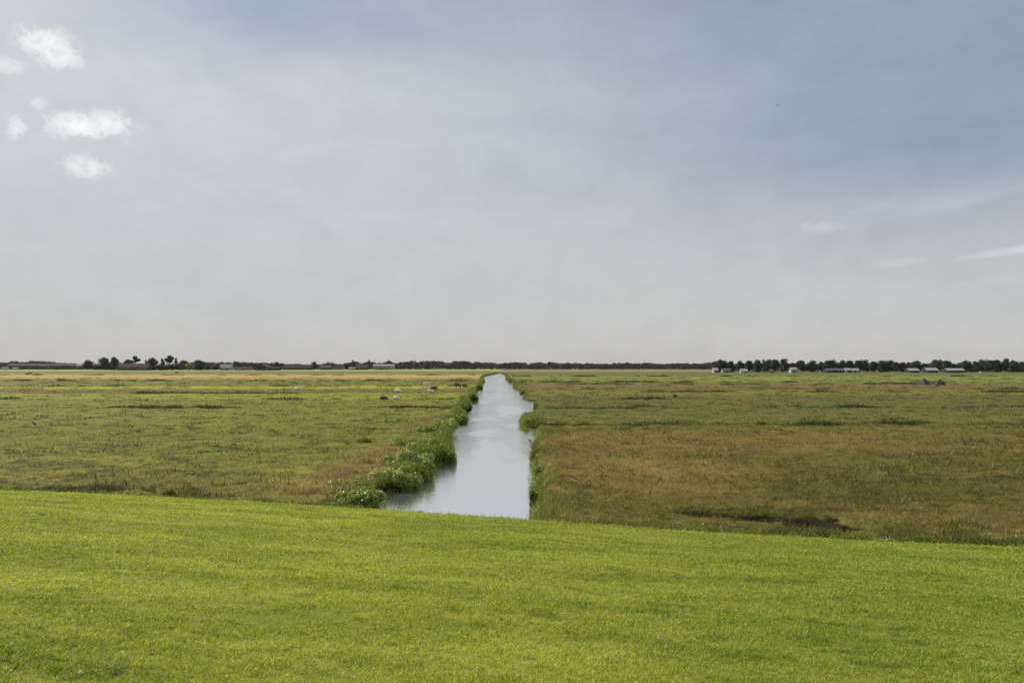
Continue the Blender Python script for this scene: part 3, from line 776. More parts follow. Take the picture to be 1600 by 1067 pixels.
# farm trees on the left
ft = [(137, 562.5, 1080, 15, 'round', 'lone compact dark tree at the left end of the farm group'),
      (152, 567, 1050, 17, 'bush', 'low spreading dark bush left of the farm barn'),
      (164, 557, 1060, 17, 'wide', 'broad dark tree with a domed top, just left of the farm barn'),
      (179, 557.5, 1060, 13, 'round', 'round topped tree right beside the broad domed tree left of the barn'),
      (173, 564, 1090, 26, 'bush', 'dense dark bush between the two domed trees left of the barn'),
      (199, 561.5, 1120, 14, 'round', 'dark tree rising behind the middle of the long farm barn'),
      (211, 556, 1120, 15, 'open', 'tall tree with separate tufts above the roof of the farm barn'),
      (221, 566, 1120, 18, 'bush', 'low dark bush behind the right end of the barn roof'),
      (228, 561.5, 1120, 6, 'cone', 'thin pointed tree behind the right end of the farm barn'),
      (239, 559, 1030, 17, 'round', 'dense rounded tree immediately right of the farm barn'),
      (254, 559.5, 1040, 11, 'cone', 'dark conical tree right of the farm barn'),
      (250, 568, 1000, 24, 'bush', 'light green bushy thicket in front of the conical tree'),
      (265, 555, 1060, 14, 'open', 'tallest tree of the farm group, with an open uneven crown'),
      (275, 559, 1060, 7, 'open', 'thin tree with a small tuft beside the tallest farm tree'),
      (270, 566, 1010, 24, 'bush', 'dark thicket at the foot of the tallest farm tree'),
      (285, 563, 1120, 13, 'round', 'dull green tree between the tall tree and the dark rounded tree'),
      (291, 563.5, 1120, 10, 'round', 'small tree behind the yellowish bush'),
      (312, 562.5, 1020, 19, 'round', 'large very dark rounded tree right of the yellowish bush'),
      (306, 566, 1015, 14, 'bush', 'dark bush at the left foot of the large rounded tree'),
      (325, 568, 1010, 14, 'bush', 'low dark bush right of the large rounded tree'),
      (338, 570, 1000, 15, 'bush', 'low dark bush left of the white house'),
      (347, 565, 1120, 8, 'round', 'small dark tree peeping over the white house roof'),
      (354, 566.5, 1120, 6, 'round', 'smaller tree peeping over the right end of the white house roof'),
      (371, 564, 1350, 19, 'wide', 'blue grey hazy tree behind the long low cottage'),
      (361, 566, 1350, 14, 'bush', 'blue grey hazy bush between the white house and the cottage'),
      (389, 570, 1010, 11, 'bush', 'dark bush at the right end of the long low cottage'),
      (408, 566.5, 1300, 9, 'round', 'small tree behind the ridge of the black barn'),
      (432, 565.5, 1020, 14, 'round', 'dark upright rounded tree at the right end of the black barn'),
      (491, 564.8, 1180, 9, 'round', 'dark square shaped tree at the left end of the village trees'),
      (552, 562.5, 1180, 11, 'cone', 'tallest pointed tree among the village roofs'),
      (540, 567, 1180, 9, 'round', 'small tree left of the tallest village tree'),
      (577, 562.5, 1200, 7, 'open', 'slim tree just left of the white flat building'),
      (608, 563, 1250, 12, 'round', 'dark rounded tree behind the right end of the white flat building')]
for i, (u, tv, d, wp, form, lab) in enumerate(ft):
    tree_at(u, tv, d, wp * 1.12, form, lab, None, 'far_leaves' if d > 1250 else 'tree_leaves', 3 + i % 2, 'bush' if form == 'bush' else 'tree')
tree_at(296, 566.8, 1000, 16, 'bush', 'yellowish bush in front of the farm trees', None, 'yellow_leaves', 0, 'bush')
# low hedge masses far away: nobody could count their shrubs
def hedge(name, spans, label):
    lumps = []
    for u0, u1, d, v_top in spans:
        Hh = (HORIZ - v_top) / F * d + CAM_H; u = u0
        while u < u1:
            p = at(u, d + random.uniform(-6, 6)); hh = Hh * random.uniform(.8, 1.1); ww = random.uniform(3, 5) * d / 1000
            lumps.append((p.x, p.y, hh * .45, ww, ww, hh * .55)); u += ww / d * F * .8
    co, f, r = leaf_cloud(lumps, len(lumps) * 130, 1.3, .4, .35, .3, .8)
    tag(raw_mesh(name, co, f, M['far_leaves'], attrs={'rnd': r}), label, 'hedge', kind='stuff')
# low leafy weeds tying the bushes together along both banks and along the foot of the dike
def weed_band(name, pts, rad, hts, leaf, per, mat, label):
    lumps = []
    for (x, y, z), sc_ in pts:
        q = rad * R.uniform(.5, 1.4) * sc_; hh = R.uniform(*hts) * sc_
        lumps.append((x, y, z + hh * .4, q, q * 1.2, hh * .6))
    co, f, r = leaf_cloud(lumps, len(lumps) * per, leaf, .8, .35, .4, .45)
    tag(raw_mesh(name, co, f, M[mat], attrs={'rnd': r}), label, 'weeds', kind='stuff')
def bank_lumps(line, side, n, y0, y1, wid):
    seg = np.linalg.norm(np.diff(line, axis=0), axis=1); cum = np.concatenate([[0], np.cumsum(seg)])
    out_ = []
    for _ in range(n):
        t = R.uniform(0, cum[-1]); px = np.interp(t, cum, line[:, 0]); py = np.interp(t, cum, line[:, 1])
        if not y0 < py < y1 or R.uniform() > 45 / py: continue
        px += side * abs(R.normal(0, wid)); a = np.array([px]); b = np.array([py])
        if toe(a, b)[0] > -.15 or vnoise(a * .9, b * .9, 5)[0] < .3: continue
        z_ = float(meadow_h(a, b)[0])
        if z_ < -.9: continue
        out_.append(((px, py, max(z_, WZ - .05)), 1 + .7 * vnoise(a * .4, b * .4, 8)[0]))
    return out_
weed_band('bank_weeds', bank_lumps(CH_L, -1, 5200, 28, 330, .7), .26, (.12, .38), .085, 60, 'weed_leaves', 'mixed green weeds filling the left bank between the leafy bushes')
weed_band('bank_weeds', bank_lumps(CH_R, 1, 3000, 24, 330, .28), .18, (.10, .28), .07, 45, 'weed_leaves', 'mixed green weeds along the right bank at the water')
pts = []
for _ in range(2200):
    t = R.uniform(-34, 34); bx = base[0] + td[0] * t; by = base[1] + td[1] * t
    g_ = vnoise(np.array([t * .35]), np.array([3.3]), 12)[0]
    if R.uniform() > g_ * 1.4 - .15: continue
    sh = -.12 - abs(R.normal(0, .28)) - toe(np.array([bx]), np.array([by]))[0]; bx += tn[0] * sh; by += tn[1] * sh
    a = np.array([bx]); b = np.array([by]); cdst = float(chan_dist(a, b)[0])
    if cdst < .25: continue
    pts.append(((bx, by, float(meadow_h(a, b)[0])), .5 + .7 * g_))
weed_band('toe_weeds', pts[::2], .17, (.06, .22), .055, 50, 'weed_leaves', 'low green weeds along the ragged foot of the dike')
hedge('far_undergrowth', [(-60, 128, 1250, 571), (128, 440, 1250, 572.5), (146, 188, 1080, 563.5), (188, 236, 1135, 566), (236, 336, 1050, 566.5), (440, 630, 1300, 571.5), (620, 782, 1290, 567), (782, 1120, 1290, 568.5), (1122, 1660, 700, 566.5)],
      'low dark undergrowth closing the gaps under the distant trees')

# ------------------------------------------------------------------ buildings
def quads(name, vs, fs, mat, parent):
    return raw_mesh(name, np.array(vs, float), np.array(fs), mat, parent)
def box(name, x0, x1, y0, y1, z0, z1, mat, parent):
    vs = [(x, y, z) for z in (z0, z1) for (x, y) in ((x0, y0), (x1, y0), (x1, y1), (x0, y1))]
    fs = [(0, 3, 2, 1), (4, 5, 6, 7), (0, 1, 5, 4), (1, 2, 6, 5), (2, 3, 7, 6), (3, 0, 4, 7)]
    return quads(name, vs, fs, mat, parent)
def tri_prism(name, pts_front, y0, y1, mat, parent):
    n = len(pts_front); vs = [(x, y0, z) for x, z in pts_front] + [(x, y1, z) for x, z in pts_front]
    me = bpy.data.meshes.new(name)
    me.from_pydata(vs, [], [tuple(range(n)), tuple(range(2 * n - 1, n - 1, -1))] + [(i, i + n, (i + 1) % n + n, (i + 1) % n) for i in range(n)])
    me.materials.append(mat); o = bpy.data.objects.new(name, me); COL.objects.link(o); o.parent = parent; return o
def building(name, label, cat, u0, u1, v_eave, v_ridge, dist, wall, roof, gable=False, depth=9, windows=3, doors=1, chimney=False, base_v=None, yaw=0.0):
    wdt = (u1 - u0) / F * dist; z0 = 0.0
    ez = (HORIZ - v_eave) / F * dist + CAM_H; rz = (HORIZ - v_ridge) / F * dist + CAM_H
    root = empty(name, at((u0 + u1) / 2, dist), yaw); tag(root, label, cat)
    hw = wdt / 2
    if not gable:     # ridge runs across the view; gable ends left and right
        prof_ = [(0, -.2), (depth, -.2), (depth, ez), (depth / 2, rz - .15), (0, ez)]
        vs = [(-hw, y, z) for y, z in prof_] + [(hw, y, z) for y, z in prof_]
        me = bpy.data.meshes.new('wall')
        me.from_pydata(vs, [], [(0, 4, 3, 2, 1), (5, 6, 7, 8, 9)] + [(i, (i + 1) % 5, (i + 1) % 5 + 5, i + 5) for i in (0, 1, 4)])
        me.materials.append(M[wall]); o = bpy.data.objects.new('wall', me); COL.objects.link(o); o.parent = root
        e = .5; sl = (rz - ez) / (depth / 2)
        rp = [(-e, ez - e * sl), (depth / 2, rz), (depth + e, ez - e * sl), (depth + e, ez - e * sl + .25), (depth / 2, rz + .28), (-e, ez - e * sl + .25)]
        vs = [(-hw - .4, y, z) for y, z in rp] + [(hw + .4, y, z) for y, z in rp]
        me = bpy.data.meshes.new('roof')
        me.from_pydata(vs, [], [(0, 5, 4, 1), (1, 4, 3, 2), (6, 7, 10, 11), (7, 8, 9, 10)] + [(i, (i + 1) % 6, (i + 1) % 6 + 6, i + 6) for i in range(6)])
        me.materials.append(M[roof]); rf = bpy.data.objects.new('roof', me); COL.objects.link(rf); rf.parent = root
    else:             # gable faces the viewer
        tri_prism('wall', [(-hw, -.2), (hw, -.2), (hw, ez), (0, rz - .15), (-hw, ez)], 0, depth, M[wall], root)
        sl = (rz - ez) / hw; e = .4
        rf = tri_prism('roof', [(-hw - e, ez - e * sl), (0, rz), (hw + e, ez - e * sl), (hw + e, ez - e * sl + .25), (0, rz + .28), (-hw - e, ez - e * sl + .25)], -.4, depth + .4, M[roof], root)
    if chimney: box('chimney', hw * .3, hw * .3 + .9, depth / 2 - .45, depth / 2 + .45, rz - .5, rz + 1.3, M['brick_wall'], rf)
    slots = windows + doors
    for i in range(slots):
        cx = -hw + wdt * (i + .5) / slots
        if doors and i == slots // 2:
            dw = min(1.8, wdt / slots * .35); box('door', cx - dw, cx + dw, -.06, .0, -.1, min(ez * .75, 3.2), M['door_paint'], root); continue
        ww = min(1.2, wdt / slots * .3); zb = ez * .38; zt = min(ez * .78, zb + 1.8)
        fr = box('window', cx - ww, cx + ww, -.05, .0, zb, zt, M['white_wall'], root)
        box('pane', cx - ww + .15, cx + ww - .15, -.08, -.05, zb + .15, zt - .15, M['glass'], fr)
    return root
building('farm_barn', 'long low farm barn with a dull red roof and white gable edges', 'barn', 184, 231, 573.5, 568.3, 990, 'brick_wall', 'red_roof', windows=5, depth=12)
building('white_house', 'white farmhouse with a bright pale roof among dark trees', 'house', 343, 361, 574.2, 569, 1010, 'white_wall', 'pale_roof', windows=3, depth=9, chimney=True)
building('low_shed', 'low white lean-to shed in front of the white farmhouse', 'shed', 346, 357, 576, 574.6, 985, 'white_wall', 'grey_roof', windows=1, depth=4)
building('cottage', 'long low cottage with a pinkish grey roof and pale wall', 'cottage', 367, 392, 576.2, 573.5, 1000, 'white_wall', 'red_roof', windows=4, depth=7)
building('black_barn', 'black wide gabled barn left of the dark upright tree', 'barn', 397, 421, 574.6, 569.6, 985, 'dark_wall', 'grey_roof', gable=True, windows=2, depth=20)
building('dark_shed', 'low dark shed attached to the right of the black barn', 'shed', 421, 436, 575.5, 573.0, 990, 'dark_wall', 'dark_roof', windows=1, depth=10)
building('long_hall', 'very long low hall with a dark blue grey roof', 'hall', 442, 487, 574.5, 571, 1150, 'dark_wall', 'dark_roof', windows=6, depth=16)
building('village_house', 'grey roofed village house at the left end of the roofs', 'house', 500, 517, 574.4, 570.5, 1150, 'brick_wall', 'grey_roof', windows=3, depth=9)
building('village_house', 'pale walled village house with a bright gable', 'house', 520, 537, 574.8, 571.5, 1140, 'white_wall', 'dark_roof', windows=3, depth=9)
building('white_shed', 'small bright white shed in front of the tallest village tree', 'shed', 545, 554, 575.8, 574, 1100, 'white_wall', 'pale_roof', windows=1, depth=5)
building('village_house', 'brown roofed village house right of the small white shed', 'house', 556, 574, 574.3, 569.6, 1140, 'brick_wall', 'red_roof', windows=3, depth=10)
building('white_hall', 'long white flat building with a dark window band between trees', 'hall', 583, 615, 571.3, 569.3, 1160, 'white_wall', 'pale_roof', windows=9, doors=0, depth=12)
building('white_annex', 'lower white annex in front of the long white building', 'hall', 586, 606, 575.8, 574.5, 1130, 'white_wall', 'dark_roof', windows=4, depth=6)
building('greenhouse', 'long pale greenhouse behind the hedge at the far left', 'greenhouse', 8, 118, 571, 568.5, 1380, 'grey_roof', 'grey_roof', windows=12, depth=40)
building('white_shed', 'tiny white shed in front of the greenhouse at the left edge', 'shed', 3, 12, 575.5, 574, 1200, 'white_wall', 'pale_roof', windows=1, depth=5)
building('white_shed', 'tiny white shed right of the one at the left edge', 'shed', 20, 27, 575.8, 574.4, 1200, 'white_wall', 'pale_roof', windows=1, depth=5)
building('pale_barn', 'pale distant barn at the right end of the greenhouse', 'barn', 119, 129, 571, 568.4, 1350, 'white_wall', 'pale_roof', windows=2, depth=10)
building('white_house', 'white house under the big round tree at the start of the right row', 'house', 1115, 1122, 578.3, 575, 600, 'white_wall', 'pale_roof', windows=1, depth=6)
building('white_shed', 'sloping roofed white shed right of the big round tree', 'shed', 1129, 1142, 579.0, 576.0, 600, 'white_wall', 'grey_roof', windows=2, depth=5)
building('white_shed', 'bright white shed under the fifth tree of the right row', 'shed', 1158, 1168, 580, 576.5, 595, 'white_wall', 'pale_roof', windows=1, depth=5)
building('white_shed', 'low white shed in the gap right of the tallest tree', 'shed', 1236, 1245, 577.6, 574.5, 600, 'white_wall', 'pale_roof', windows=2, depth=5)
building('brick_house', 'small brick house half hidden under the right row', 'house', 1204, 1209, 580, 577.5, 595, 'brick_wall', 'red_roof', windows=1, depth=6)
building('farm_shed', 'long dark farm shed with pale roof patches under the middle of the right row', 'shed', 1292, 1318, 578.5, 576, 600, 'dark_wall', 'grey_roof', windows=4, depth=8)
building('white_shed', 'white shed at the right end of the long dark farm shed', 'shed', 1321, 1328, 578.2, 575.5, 598, 'white_wall', 'pale_roof', windows=1, depth=5)
building('white_shed', 'wider white shed with a dark door under the middle trees', 'shed', 1330, 1342, 578.6, 576, 598, 'white_wall', 'pale_roof', windows=2, depth=5)
building('farm_shed', 'low dark shed with a light grey roof left of the white farm hall', 'shed', 1421, 1436, 578.8, 576, 596, 'dark_wall', 'pale_roof', windows=3, depth=7)
building('farm_hall', 'bright white farm hall below the broad domed tree', 'hall', 1449, 1466, 578.6, 575.2, 594, 'dark_wall', 'pale_roof', windows=4, depth=8)
building('farm_hall', 'long white roofed hall right of the domed trees', 'hall', 1481, 1507, 578.6, 576, 594, 'dark_wall', 'pale_roof', windows=5, depth=8)

# ------------------------------------------------------------------ animals
def skin_body(name, nodes, edges, mat, parent=None, sub=2):
    me = bpy.data.meshes.new(name); me.from_pydata([n[:3] for n in nodes], edges, []); me.materials.append(mat)
    o = bpy.data.objects.new(name, me); COL.objects.link(o)
    sk = o.modifiers.new('skin', 'SKIN'); sk.use_smooth_shade = True
    for i, n in enumerate(nodes):
        v = me.skin_vertices[0].data[i]; v.radius = n[3:5] if len(n) > 4 else (n[3], n[3]); v.use_root = (i == 0)
    sb = o.modifiers.new('sub', 'SUBSURF'); sb.levels = sb.render_levels = sub
    if parent: o.parent = parent
    return o
def make_sheep(pose, wool, face):
    root = empty('sheep', (0, 0, 0))
    if pose == 'stand' or pose == 'graze':
        b = .62
        nodes = [(-.42, 0, b + .02, .22, .24), (0, 0, b, .27, .30), (.38, 0, b + .02, .24, .25), (.56, 0, b + .14, .13, .15),
                 (-.40, .13, .34, .075), (-.43, .13, .02, .035), (-.40, -.13, .34, .075), (-.43, -.13, .02, .035),
                 (.38, .12, .34, .07), (.38, .12, .02, .035), (.38, -.12, .34, .07), (.38, -.12, .02, .035), (-.62, 0, b + .02, .05)]
        ed = [(0, 1), (1, 2), (2, 3), (0, 4), (4, 5), (0, 6), (6, 7), (2, 8), (8, 9), (2, 10), (10, 11), (0, 12)]
        if pose == 'stand':
            nodes.append((.68, 0, b + .26, .09)); hp = [(.66, 0, b + .28, .085), (.76, 0, b + .30, .08), (.88, 0, b + .22, .05)]
        else:
            nodes.append((.74, 0, .42, .09)); hp = [(.74, 0, .40, .085), (.84, 0, .28, .08), (.92, 0, .12, .05)]
        ed.append((3, 13))
    else:
        b = .30
        nodes = [(-.45, 0, b, .24, .25), (0, 0, b, .30, .29), (.40, 0, b + .02, .24, .25), (.58, 0, b + .18, .12, .13),
                 (.60, .14, .09, .07), (.45, .16, .05, .05), (.60, -.14, .09, .07), (.45, -.16, .05, .05), (-.45, .26, .10, .10), (-.25, .30, .05, .05)]
        ed = [(0, 1), (1, 2), (2, 3), (2, 4), (4, 5), (2, 6), (6, 7), (0, 8), (8, 9)]
        hp = [(.64, 0, b + .28, .09), (.74, 0, b + .30, .08), (.86, 0, b + .20, .05)]
    skin_body('body', nodes, ed, M[wool], root)
    hd = skin_body('head', hp, [(0, 1), (1, 2)], M[face], root)
    for s in (-1, 1):
        e0 = hp[1]
        box('ear', e0[0] - .05, e0[0] - .02, s * .08 - .01, s * .19, e0[2] + .02, e0[2] + .07, M[face], hd) if s > 0 else \
            box('ear', e0[0] - .05, e0[0] - .02, -.19, -.07, e0[2] + .02, e0[2] + .07, M[face], hd)
    return root
SH = {}
flock = [(667, 604, 'graze', 'white_wool', 'sheep_face_pale', math.pi + .3, 1.25, 'white sheep grazing alone above the others, left of the two brown sheep'),
         (716, 606.4, 'stand', 'brown_wool', 'sheep_face_pale', math.pi - .2, 1.35, 'large brown sheep with a pale head near the channel bank'),
         (726, 606, 'graze', 'brown_wool', 'sheep_face_pale', math.pi + .8, 1.1, 'smaller brown and white sheep nearest to the channel'),
         (677, 611.4, 'graze', 'brown_wool', 'sheep_face_dark', .2, 1.25, 'dark brown sheep standing directly behind a lying white one'),
         (673, 613, 'lie', 'white_wool', 'sheep_face_pale', math.pi, 1.15, 'white sheep lying in front of the dark brown one'),
         (622, 613.2, 'lie', 'white_wool', 'sheep_face_dark', math.pi, 1.3, 'white sheep lying alone on the dry strip'),
         (653, 609.5, 'lie', 'white_wool', 'sheep_face_pale', 1.2, .85, 'small white lamb lying between the other sheep'),
         (464, 610.4, 'lie', 'white_wool', 'sheep_face_pale', 0.1, 1.15, 'big pale sheep resting far to the left of the flock'),
         (601, 624.5, 'lie', 'brown_wool', 'sheep_face_pale', math.pi, 1.1, 'greyish brown sheep lying flat beside a white one with a dark head'),
         (620, 624.8, 'lie', 'white_wool', 'sheep_face_dark', math.pi, 1.05, 'white sheep with a dark head lying nearest to the viewer'),
         (18.5, 587, 'graze', 'white_wool', 'sheep_face_dark', 2.6, 1.4, 'pale grazing sheep in the far pasture at the left edge'),
         (42, 586.8, 'graze', 'brown_wool', 'sheep_face_dark', 0.4, 1.6, 'dark sheep in the far left pasture, left one of a close pair'),
         (48, 584.8, 'stand', 'brown_wool', 'sheep_face_dark', 3.4, 1.7, 'dark sheep in the far left pasture, right one of a close pair'),
         (57, 584.2, 'stand', 'white_wool', 'sheep_face_pale', .3, 1.3, 'white sheep right of the dark pair in the far left pasture'),
         (276, 584.5, 'stand', 'brown_wool', 'sheep_face_dark', .3, 1.7, 'single dark sheep far away below the farm trees'),
         (1531, 583.6, 'stand', 'white_wool', 'sheep_face_pale', .3, 1.7, 'single white sheep far away on the right in front of the tree row'),
         (752, 585.5, 'stand', 'white_wool', 'sheep_face_pale', .3, 1.2, 'tiny white sheep on the dry strip left of the far channel')]
for u, v, pose, wool, face, rz, sc_, lab in flock:
    key = (pose, wool, face)
    if key not in SH: SH[key] = make_sheep(*key); o = SH[key]
    else: o = copy_tree(SH[key])
    g_ = ground(u, v); z_ = float(meadow_h(np.array([g_[0]]), np.array([g_[1]]))[0])
    if g_[1] > 420: z_ *= .5
    o.location = (g_[0], g_[1], max(z_, -.1)); o.rotation_euler.z = rz; o.scale = (sc_ * .88,) * 3
    tag(o, lab, 'sheep', 'sheep grazing and resting in the meadow')

def make_bird(name, loc, rz, s, dark, belly, label, wings=False, cat='bird', beakm='beak'):
    root = empty(name, loc, rz, (s, s, s)); tag(root, label, cat)
    skin_body('body', [(-.16, 0, .14, .02), (-.06, 0, .13, .055), (.05, 0, .14, .065), (.12, 0, .19, .035), (.155, 0, .235, .035), (.175, 0, .24, .03)],
              [(0, 1), (1, 2), (2, 3), (3, 4), (4, 5)], M[dark], root)
    skin_body('breast', [(-.02, 0, .105, .045), (.07, 0, .115, .05)], [(0, 1)], M[belly], root)
    co, f, r = tube([(.20, 0, .24), (.26, 0, .232)], [.010, .003]); raw_mesh('beak', co, f, M[beakm], root)
    if wings:
        for s_ in (-1, 1):
            vs = [(.06, s_ * .03, .16), (.04, s_ * .25, .24), (-.02, s_ * .48, .20), (-.06, s_ * .24, .22), (-.05, s_ * .03, .15)]
            vs2 = [(a, b, c_ - .008) for a, b, c_ in vs]
            me = bpy.data.meshes.new('wing'); n5 = 5
            me.from_pydata(vs + vs2, [], [(0, 1, 2, 3, 4), (9, 8, 7, 6, 5)] + [(i, i + 5, (i + 1) % 5 + 5, (i + 1) % 5) for i in range(5)])
            me.materials.append(M[dark]); o = bpy.data.objects.new('wing', me); COL.objects.link(o); o.parent = root
    elif name != 'coot':
        for s_ in (-1, 1):
            co, f, r = tube([(0, s_ * .025, .09), (.0, s_ * .025, .0)], [.006, .006]); raw_mesh('leg', co, f, M[beakm], root)
    return root
g_ = ground(54, 667); make_bird('wading_bird', (g_[0], g_[1], .06), 2.9, 1.35, 'feather_dark', 'feather_white', 'black and white wading bird standing alone in the left meadow')
g_ = ground(831, 690, WZ); make_bird('coot', (g_[0] - .1, g_[1], WZ - .05), 2.9, .85, 'feather_dark', 'feather_dark', 'dark water bird swimming close to the right bank', beakm='feather_white', cat='water bird')
d = px_dir(1215, 167) * 60
make_bird('flying_bird', (d.x, d.y, CAM_H + d.z), 1.0, .5, 'feather_dark', 'feather_dark', 'tiny dark bird flying high in the right part of the sky', wings=True)

# ------------------------------------------------------------------ hay heaps
def heap(u, v, wpx, hpx, label, seed):
    g_ = ground(u, v); dist = g_[1]; rx = wpx / F * dist / 2; hz = hpx / F * dist
    na, nr = 40, 16; co = []; fs = []
    for j in range(nr + 1):
        for i in range(na):
            a = 2 * math.pi * i / na; q = j / nr
            rr = q * (1 + .16 * math.sin(3 * a + seed) + .07 * math.sin(7 * a + seed * 2))
            zz = hz * max(0, math.cos(q * math.pi / 2)) ** 1.25 * (1 + .10 * math.sin(5 * a + 9 * q + seed))
            jit = random.uniform(-.04, .04) * hz
            co.append((rr * rx * math.cos(a), rr * rx * .8 * math.sin(a), zz + jit - .05))
    for j in range(nr):
        for i in range(na): fs.append((j * na + i, j * na + (i + 1) % na, (j + 1) * na + (i + 1) % na, (j + 1) * na + i))
    o = raw_mesh('muck_heap', np.array(co), np.array(fs), M['heap'], smooth=True)
    o.location = (g_[0], g_[1], 0.0); tag(o, label, 'heap', 'grey heaps in the right field')
    # straw sticking out
    n = 900; a = R.uniform(0, 6.28, n); q = np.sqrt(R.uniform(0, 1, n)) * .95
    P_ = np.stack([q * rx * np.cos(a), q * rx * .8 * np.sin(a), hz * np.cos(q * np.pi / 2) ** 1.25 - .06], 1)
    c2, f2, r2 = blades(P_, np.full(n, .14), .05, 1.0, 1); raw_mesh('loose_straw', c2, f2, M['brown_stalks'], o, attrs={'rnd': r2 * .6})
heap(1444, 601.3, 19, 9.5, 'larger grey brown heap, left one of the two in the right field', 1)
heap(1469, 601.8, 18, 8.6, 'smaller grey brown heap with a small peak, right one of the two', 4)

# ------------------------------------------------------------------ posts by the end of the channel
def post(name, u, v, h_, label, mat, board=None):
    g_ = ground(u, v); root = empty(name, (g_[0], g_[1], 0)); tag(root, label, 'post' if not board else 'sign')
    co, f, r = tube([(0, 0, -.3), (0, 0, h_)], [.12, .11], 8); raw_mesh('pole', co, f, M[mat], root)
    if board: box('board', -board / 2, board / 2, -.16, -.12, h_ - board * .8, h_, M['post_white'], root)
    else: box('cap', -.15, .15, -.15, .15, h_, h_ + .08, M[mat], root)
post('marker_sign', 781, 582.6, 2.0, 'white marker board on a post at the far end of the water', 'post_wood', 1.3)
post('marker_post', 808, 581, 2.6, 'pale post in the field right of the far channel end', 'post_white', 1.2)
post('marker_post', 802, 581.3, 1.3, 'shorter pale post left of the taller one by the channel end', 'post_white')
for (u, v, lab) in ((894, 598, 'left one of two thin dark posts in the far right field'), (898, 598, 'right one of two thin dark posts in the far right field')):
    post('fence_post', u, v, 1.3, lab, 'post_wood')

# ------------------------------------------------------------------ plants on the banks
def plant(name, u, v, wpx, hpx, dpth, n, leaf_size, mat, label, grp=None, stalks=0, aspect=.5, cat='bush', z=0.0, flowers=0):
    """mound of leaves whose foot is seen at (u, v); dpth = depth over width"""
    g_ = ground(u, v, z); dist = g_[1]; W_ = wpx / F * dist; Hh = hpx / F * dist
    rx, ry, rz = W_ / 2, W_ * dpth / 2, Hh
    cx, cy = g_[0], g_[1] + ry * .8
    root = empty(name, (cx, cy, z)); tag(root, label, cat, grp)
    lumps = []
    for k in range(14):
        a = R.uniform(0, 6.28); q = math.sqrt(R.uniform(0, 1)) * .80
        s = R.uniform(.22, .38)
        lumps.append((rx * q * math.cos(a), ry * q * math.sin(a), rz * R.uniform(.10, .60) * (1 - .3 * q), rx * s, ry * s, rz * R.uniform(.32, .45)))
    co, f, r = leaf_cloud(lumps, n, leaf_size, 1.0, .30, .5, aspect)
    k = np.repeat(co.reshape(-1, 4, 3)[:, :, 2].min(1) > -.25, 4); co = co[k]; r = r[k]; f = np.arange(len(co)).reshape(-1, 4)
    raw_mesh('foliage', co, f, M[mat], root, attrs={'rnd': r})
    n2 = 60 + stalks; a = R.uniform(0, 6.28, n2); q = np.sqrt(R.uniform(0, 1, n2)) * .8
    P_ = np.stack([rx * q * np.cos(a), ry * q * np.sin(a), np.full(n2, -.1)], 1)
    c2, f2, r2 = blades(P_, rz * (.25 + .95 * (1 - q * q)) * (.6 + .8 * vnoise(P_[:, 0] * 2 + 50, P_[:, 1] * 2 + 50, int(u))) * R.uniform(.6, 1.25, n2), .012 * max(1, dist / 35), .5, 2)
    raw_mesh('stalks', c2, f2, M['bank'], root, attrs={'rnd': r2})
    return root
plant('leafy_bush', 560, 790, 88, 26, .6, 5200, .085, 'painted_glint_leaves', 'low leafy bush with pale glints painted on its leaves, nearest to the lawn on the left bank', stalks=0)
plant('leafy_bush', 612, 764, 92, 38, .8, 8500, .09, 'painted_glint_leaves', 'large leafy mound with painted pale highlights in the middle of the left bank', stalks=0, z=-.4)
plant('leafy_bush', 652, 750, 62, 36, .8, 6500, .09, 'painted_glint_leaves', 'leafy mound with painted highlights right of the large one, overhanging the water', stalks=0, z=-.5)
plant('leafy_bush', 634, 729, 88, 22, 1.0, 6500, .09, 'painted_glint_leaves', 'flat topped leafy mound behind the two large ones on the left bank', stalks=0, z=-.05)
plant('leafy_bush', 691, 724, 40, 38, 1.0, 6500, .09, 'weed_leaves', 'dense green bush standing at the sharp bend of the left bank', stalks=60, z=-.52)
plant('leafy_bush', 664, 708, 70, 24, 1.4, 6500, .10, 'weed_leaves', 'broad green hump behind the dense bush at the bend', stalks=60, aspect=.4)
plant('leafy_bush', 630, 697, 46, 14, 1.4, 2600, .10, 'weed_leaves', 'low green clump farthest from the water halfway up the left bank', stalks=40, aspect=.4)
plant('leafy_bush', 688, 689, 40, 28, 1.6, 4200, .11, 'weed_leaves', 'green clump at the water halfway up the left bank', stalks=80, aspect=.4, z=-.5)
plant('leafy_bush', 668, 678, 52, 13, 1.6, 3200, .12, 'weed_leaves', 'low green clump left of the bush with a painted pale highlight on top', stalks=30)
plant('leafy_bush', 694, 669, 42, 16, 1.6, 3000, .13, 'painted_glint_leaves', 'leafy bush with a painted pale highlight on top beyond the green clumps on the left bank', stalks=20)
plant('leafy_bush', 717, 663, 28, 20, 1.6, 2600, .14, 'weed_leaves', 'dark green bush jutting over the water on the left bank', stalks=40, z=-.5)
plant('leafy_bush', 712, 650, 34, 10, 1.6, 1600, .15, 'weed_leaves', 'green bush just above the jutting bush on the left bank', stalks=30, z=-.1)
plant('leafy_bush', 727, 642, 22, 12, 1.6, 1400, .18, 'dark_leaves', 'dark low bush at the water above the jutting bush on the left bank', stalks=30, z=-.3)
plant('leafy_bush', 739, 626.4, 18, 12.6, 1.2, 900, .22, 'dark_leaves', 'dark rounded bush on a little headland of the left bank', stalks=60, z=-.52)
plant('leafy_bush', 748, 610, 14, 10.5, 1.6, 500, .3, 'dark_leaves', 'dark bush on the far left bank, level with the sheep', stalks=40, z=-.52)
plant('leafy_bush', 836, 668, 50, 20.4, 1.0, 2600, .12, 'weed_leaves', 'green clump covering the headland on the right bank', stalks=500, z=-.52)
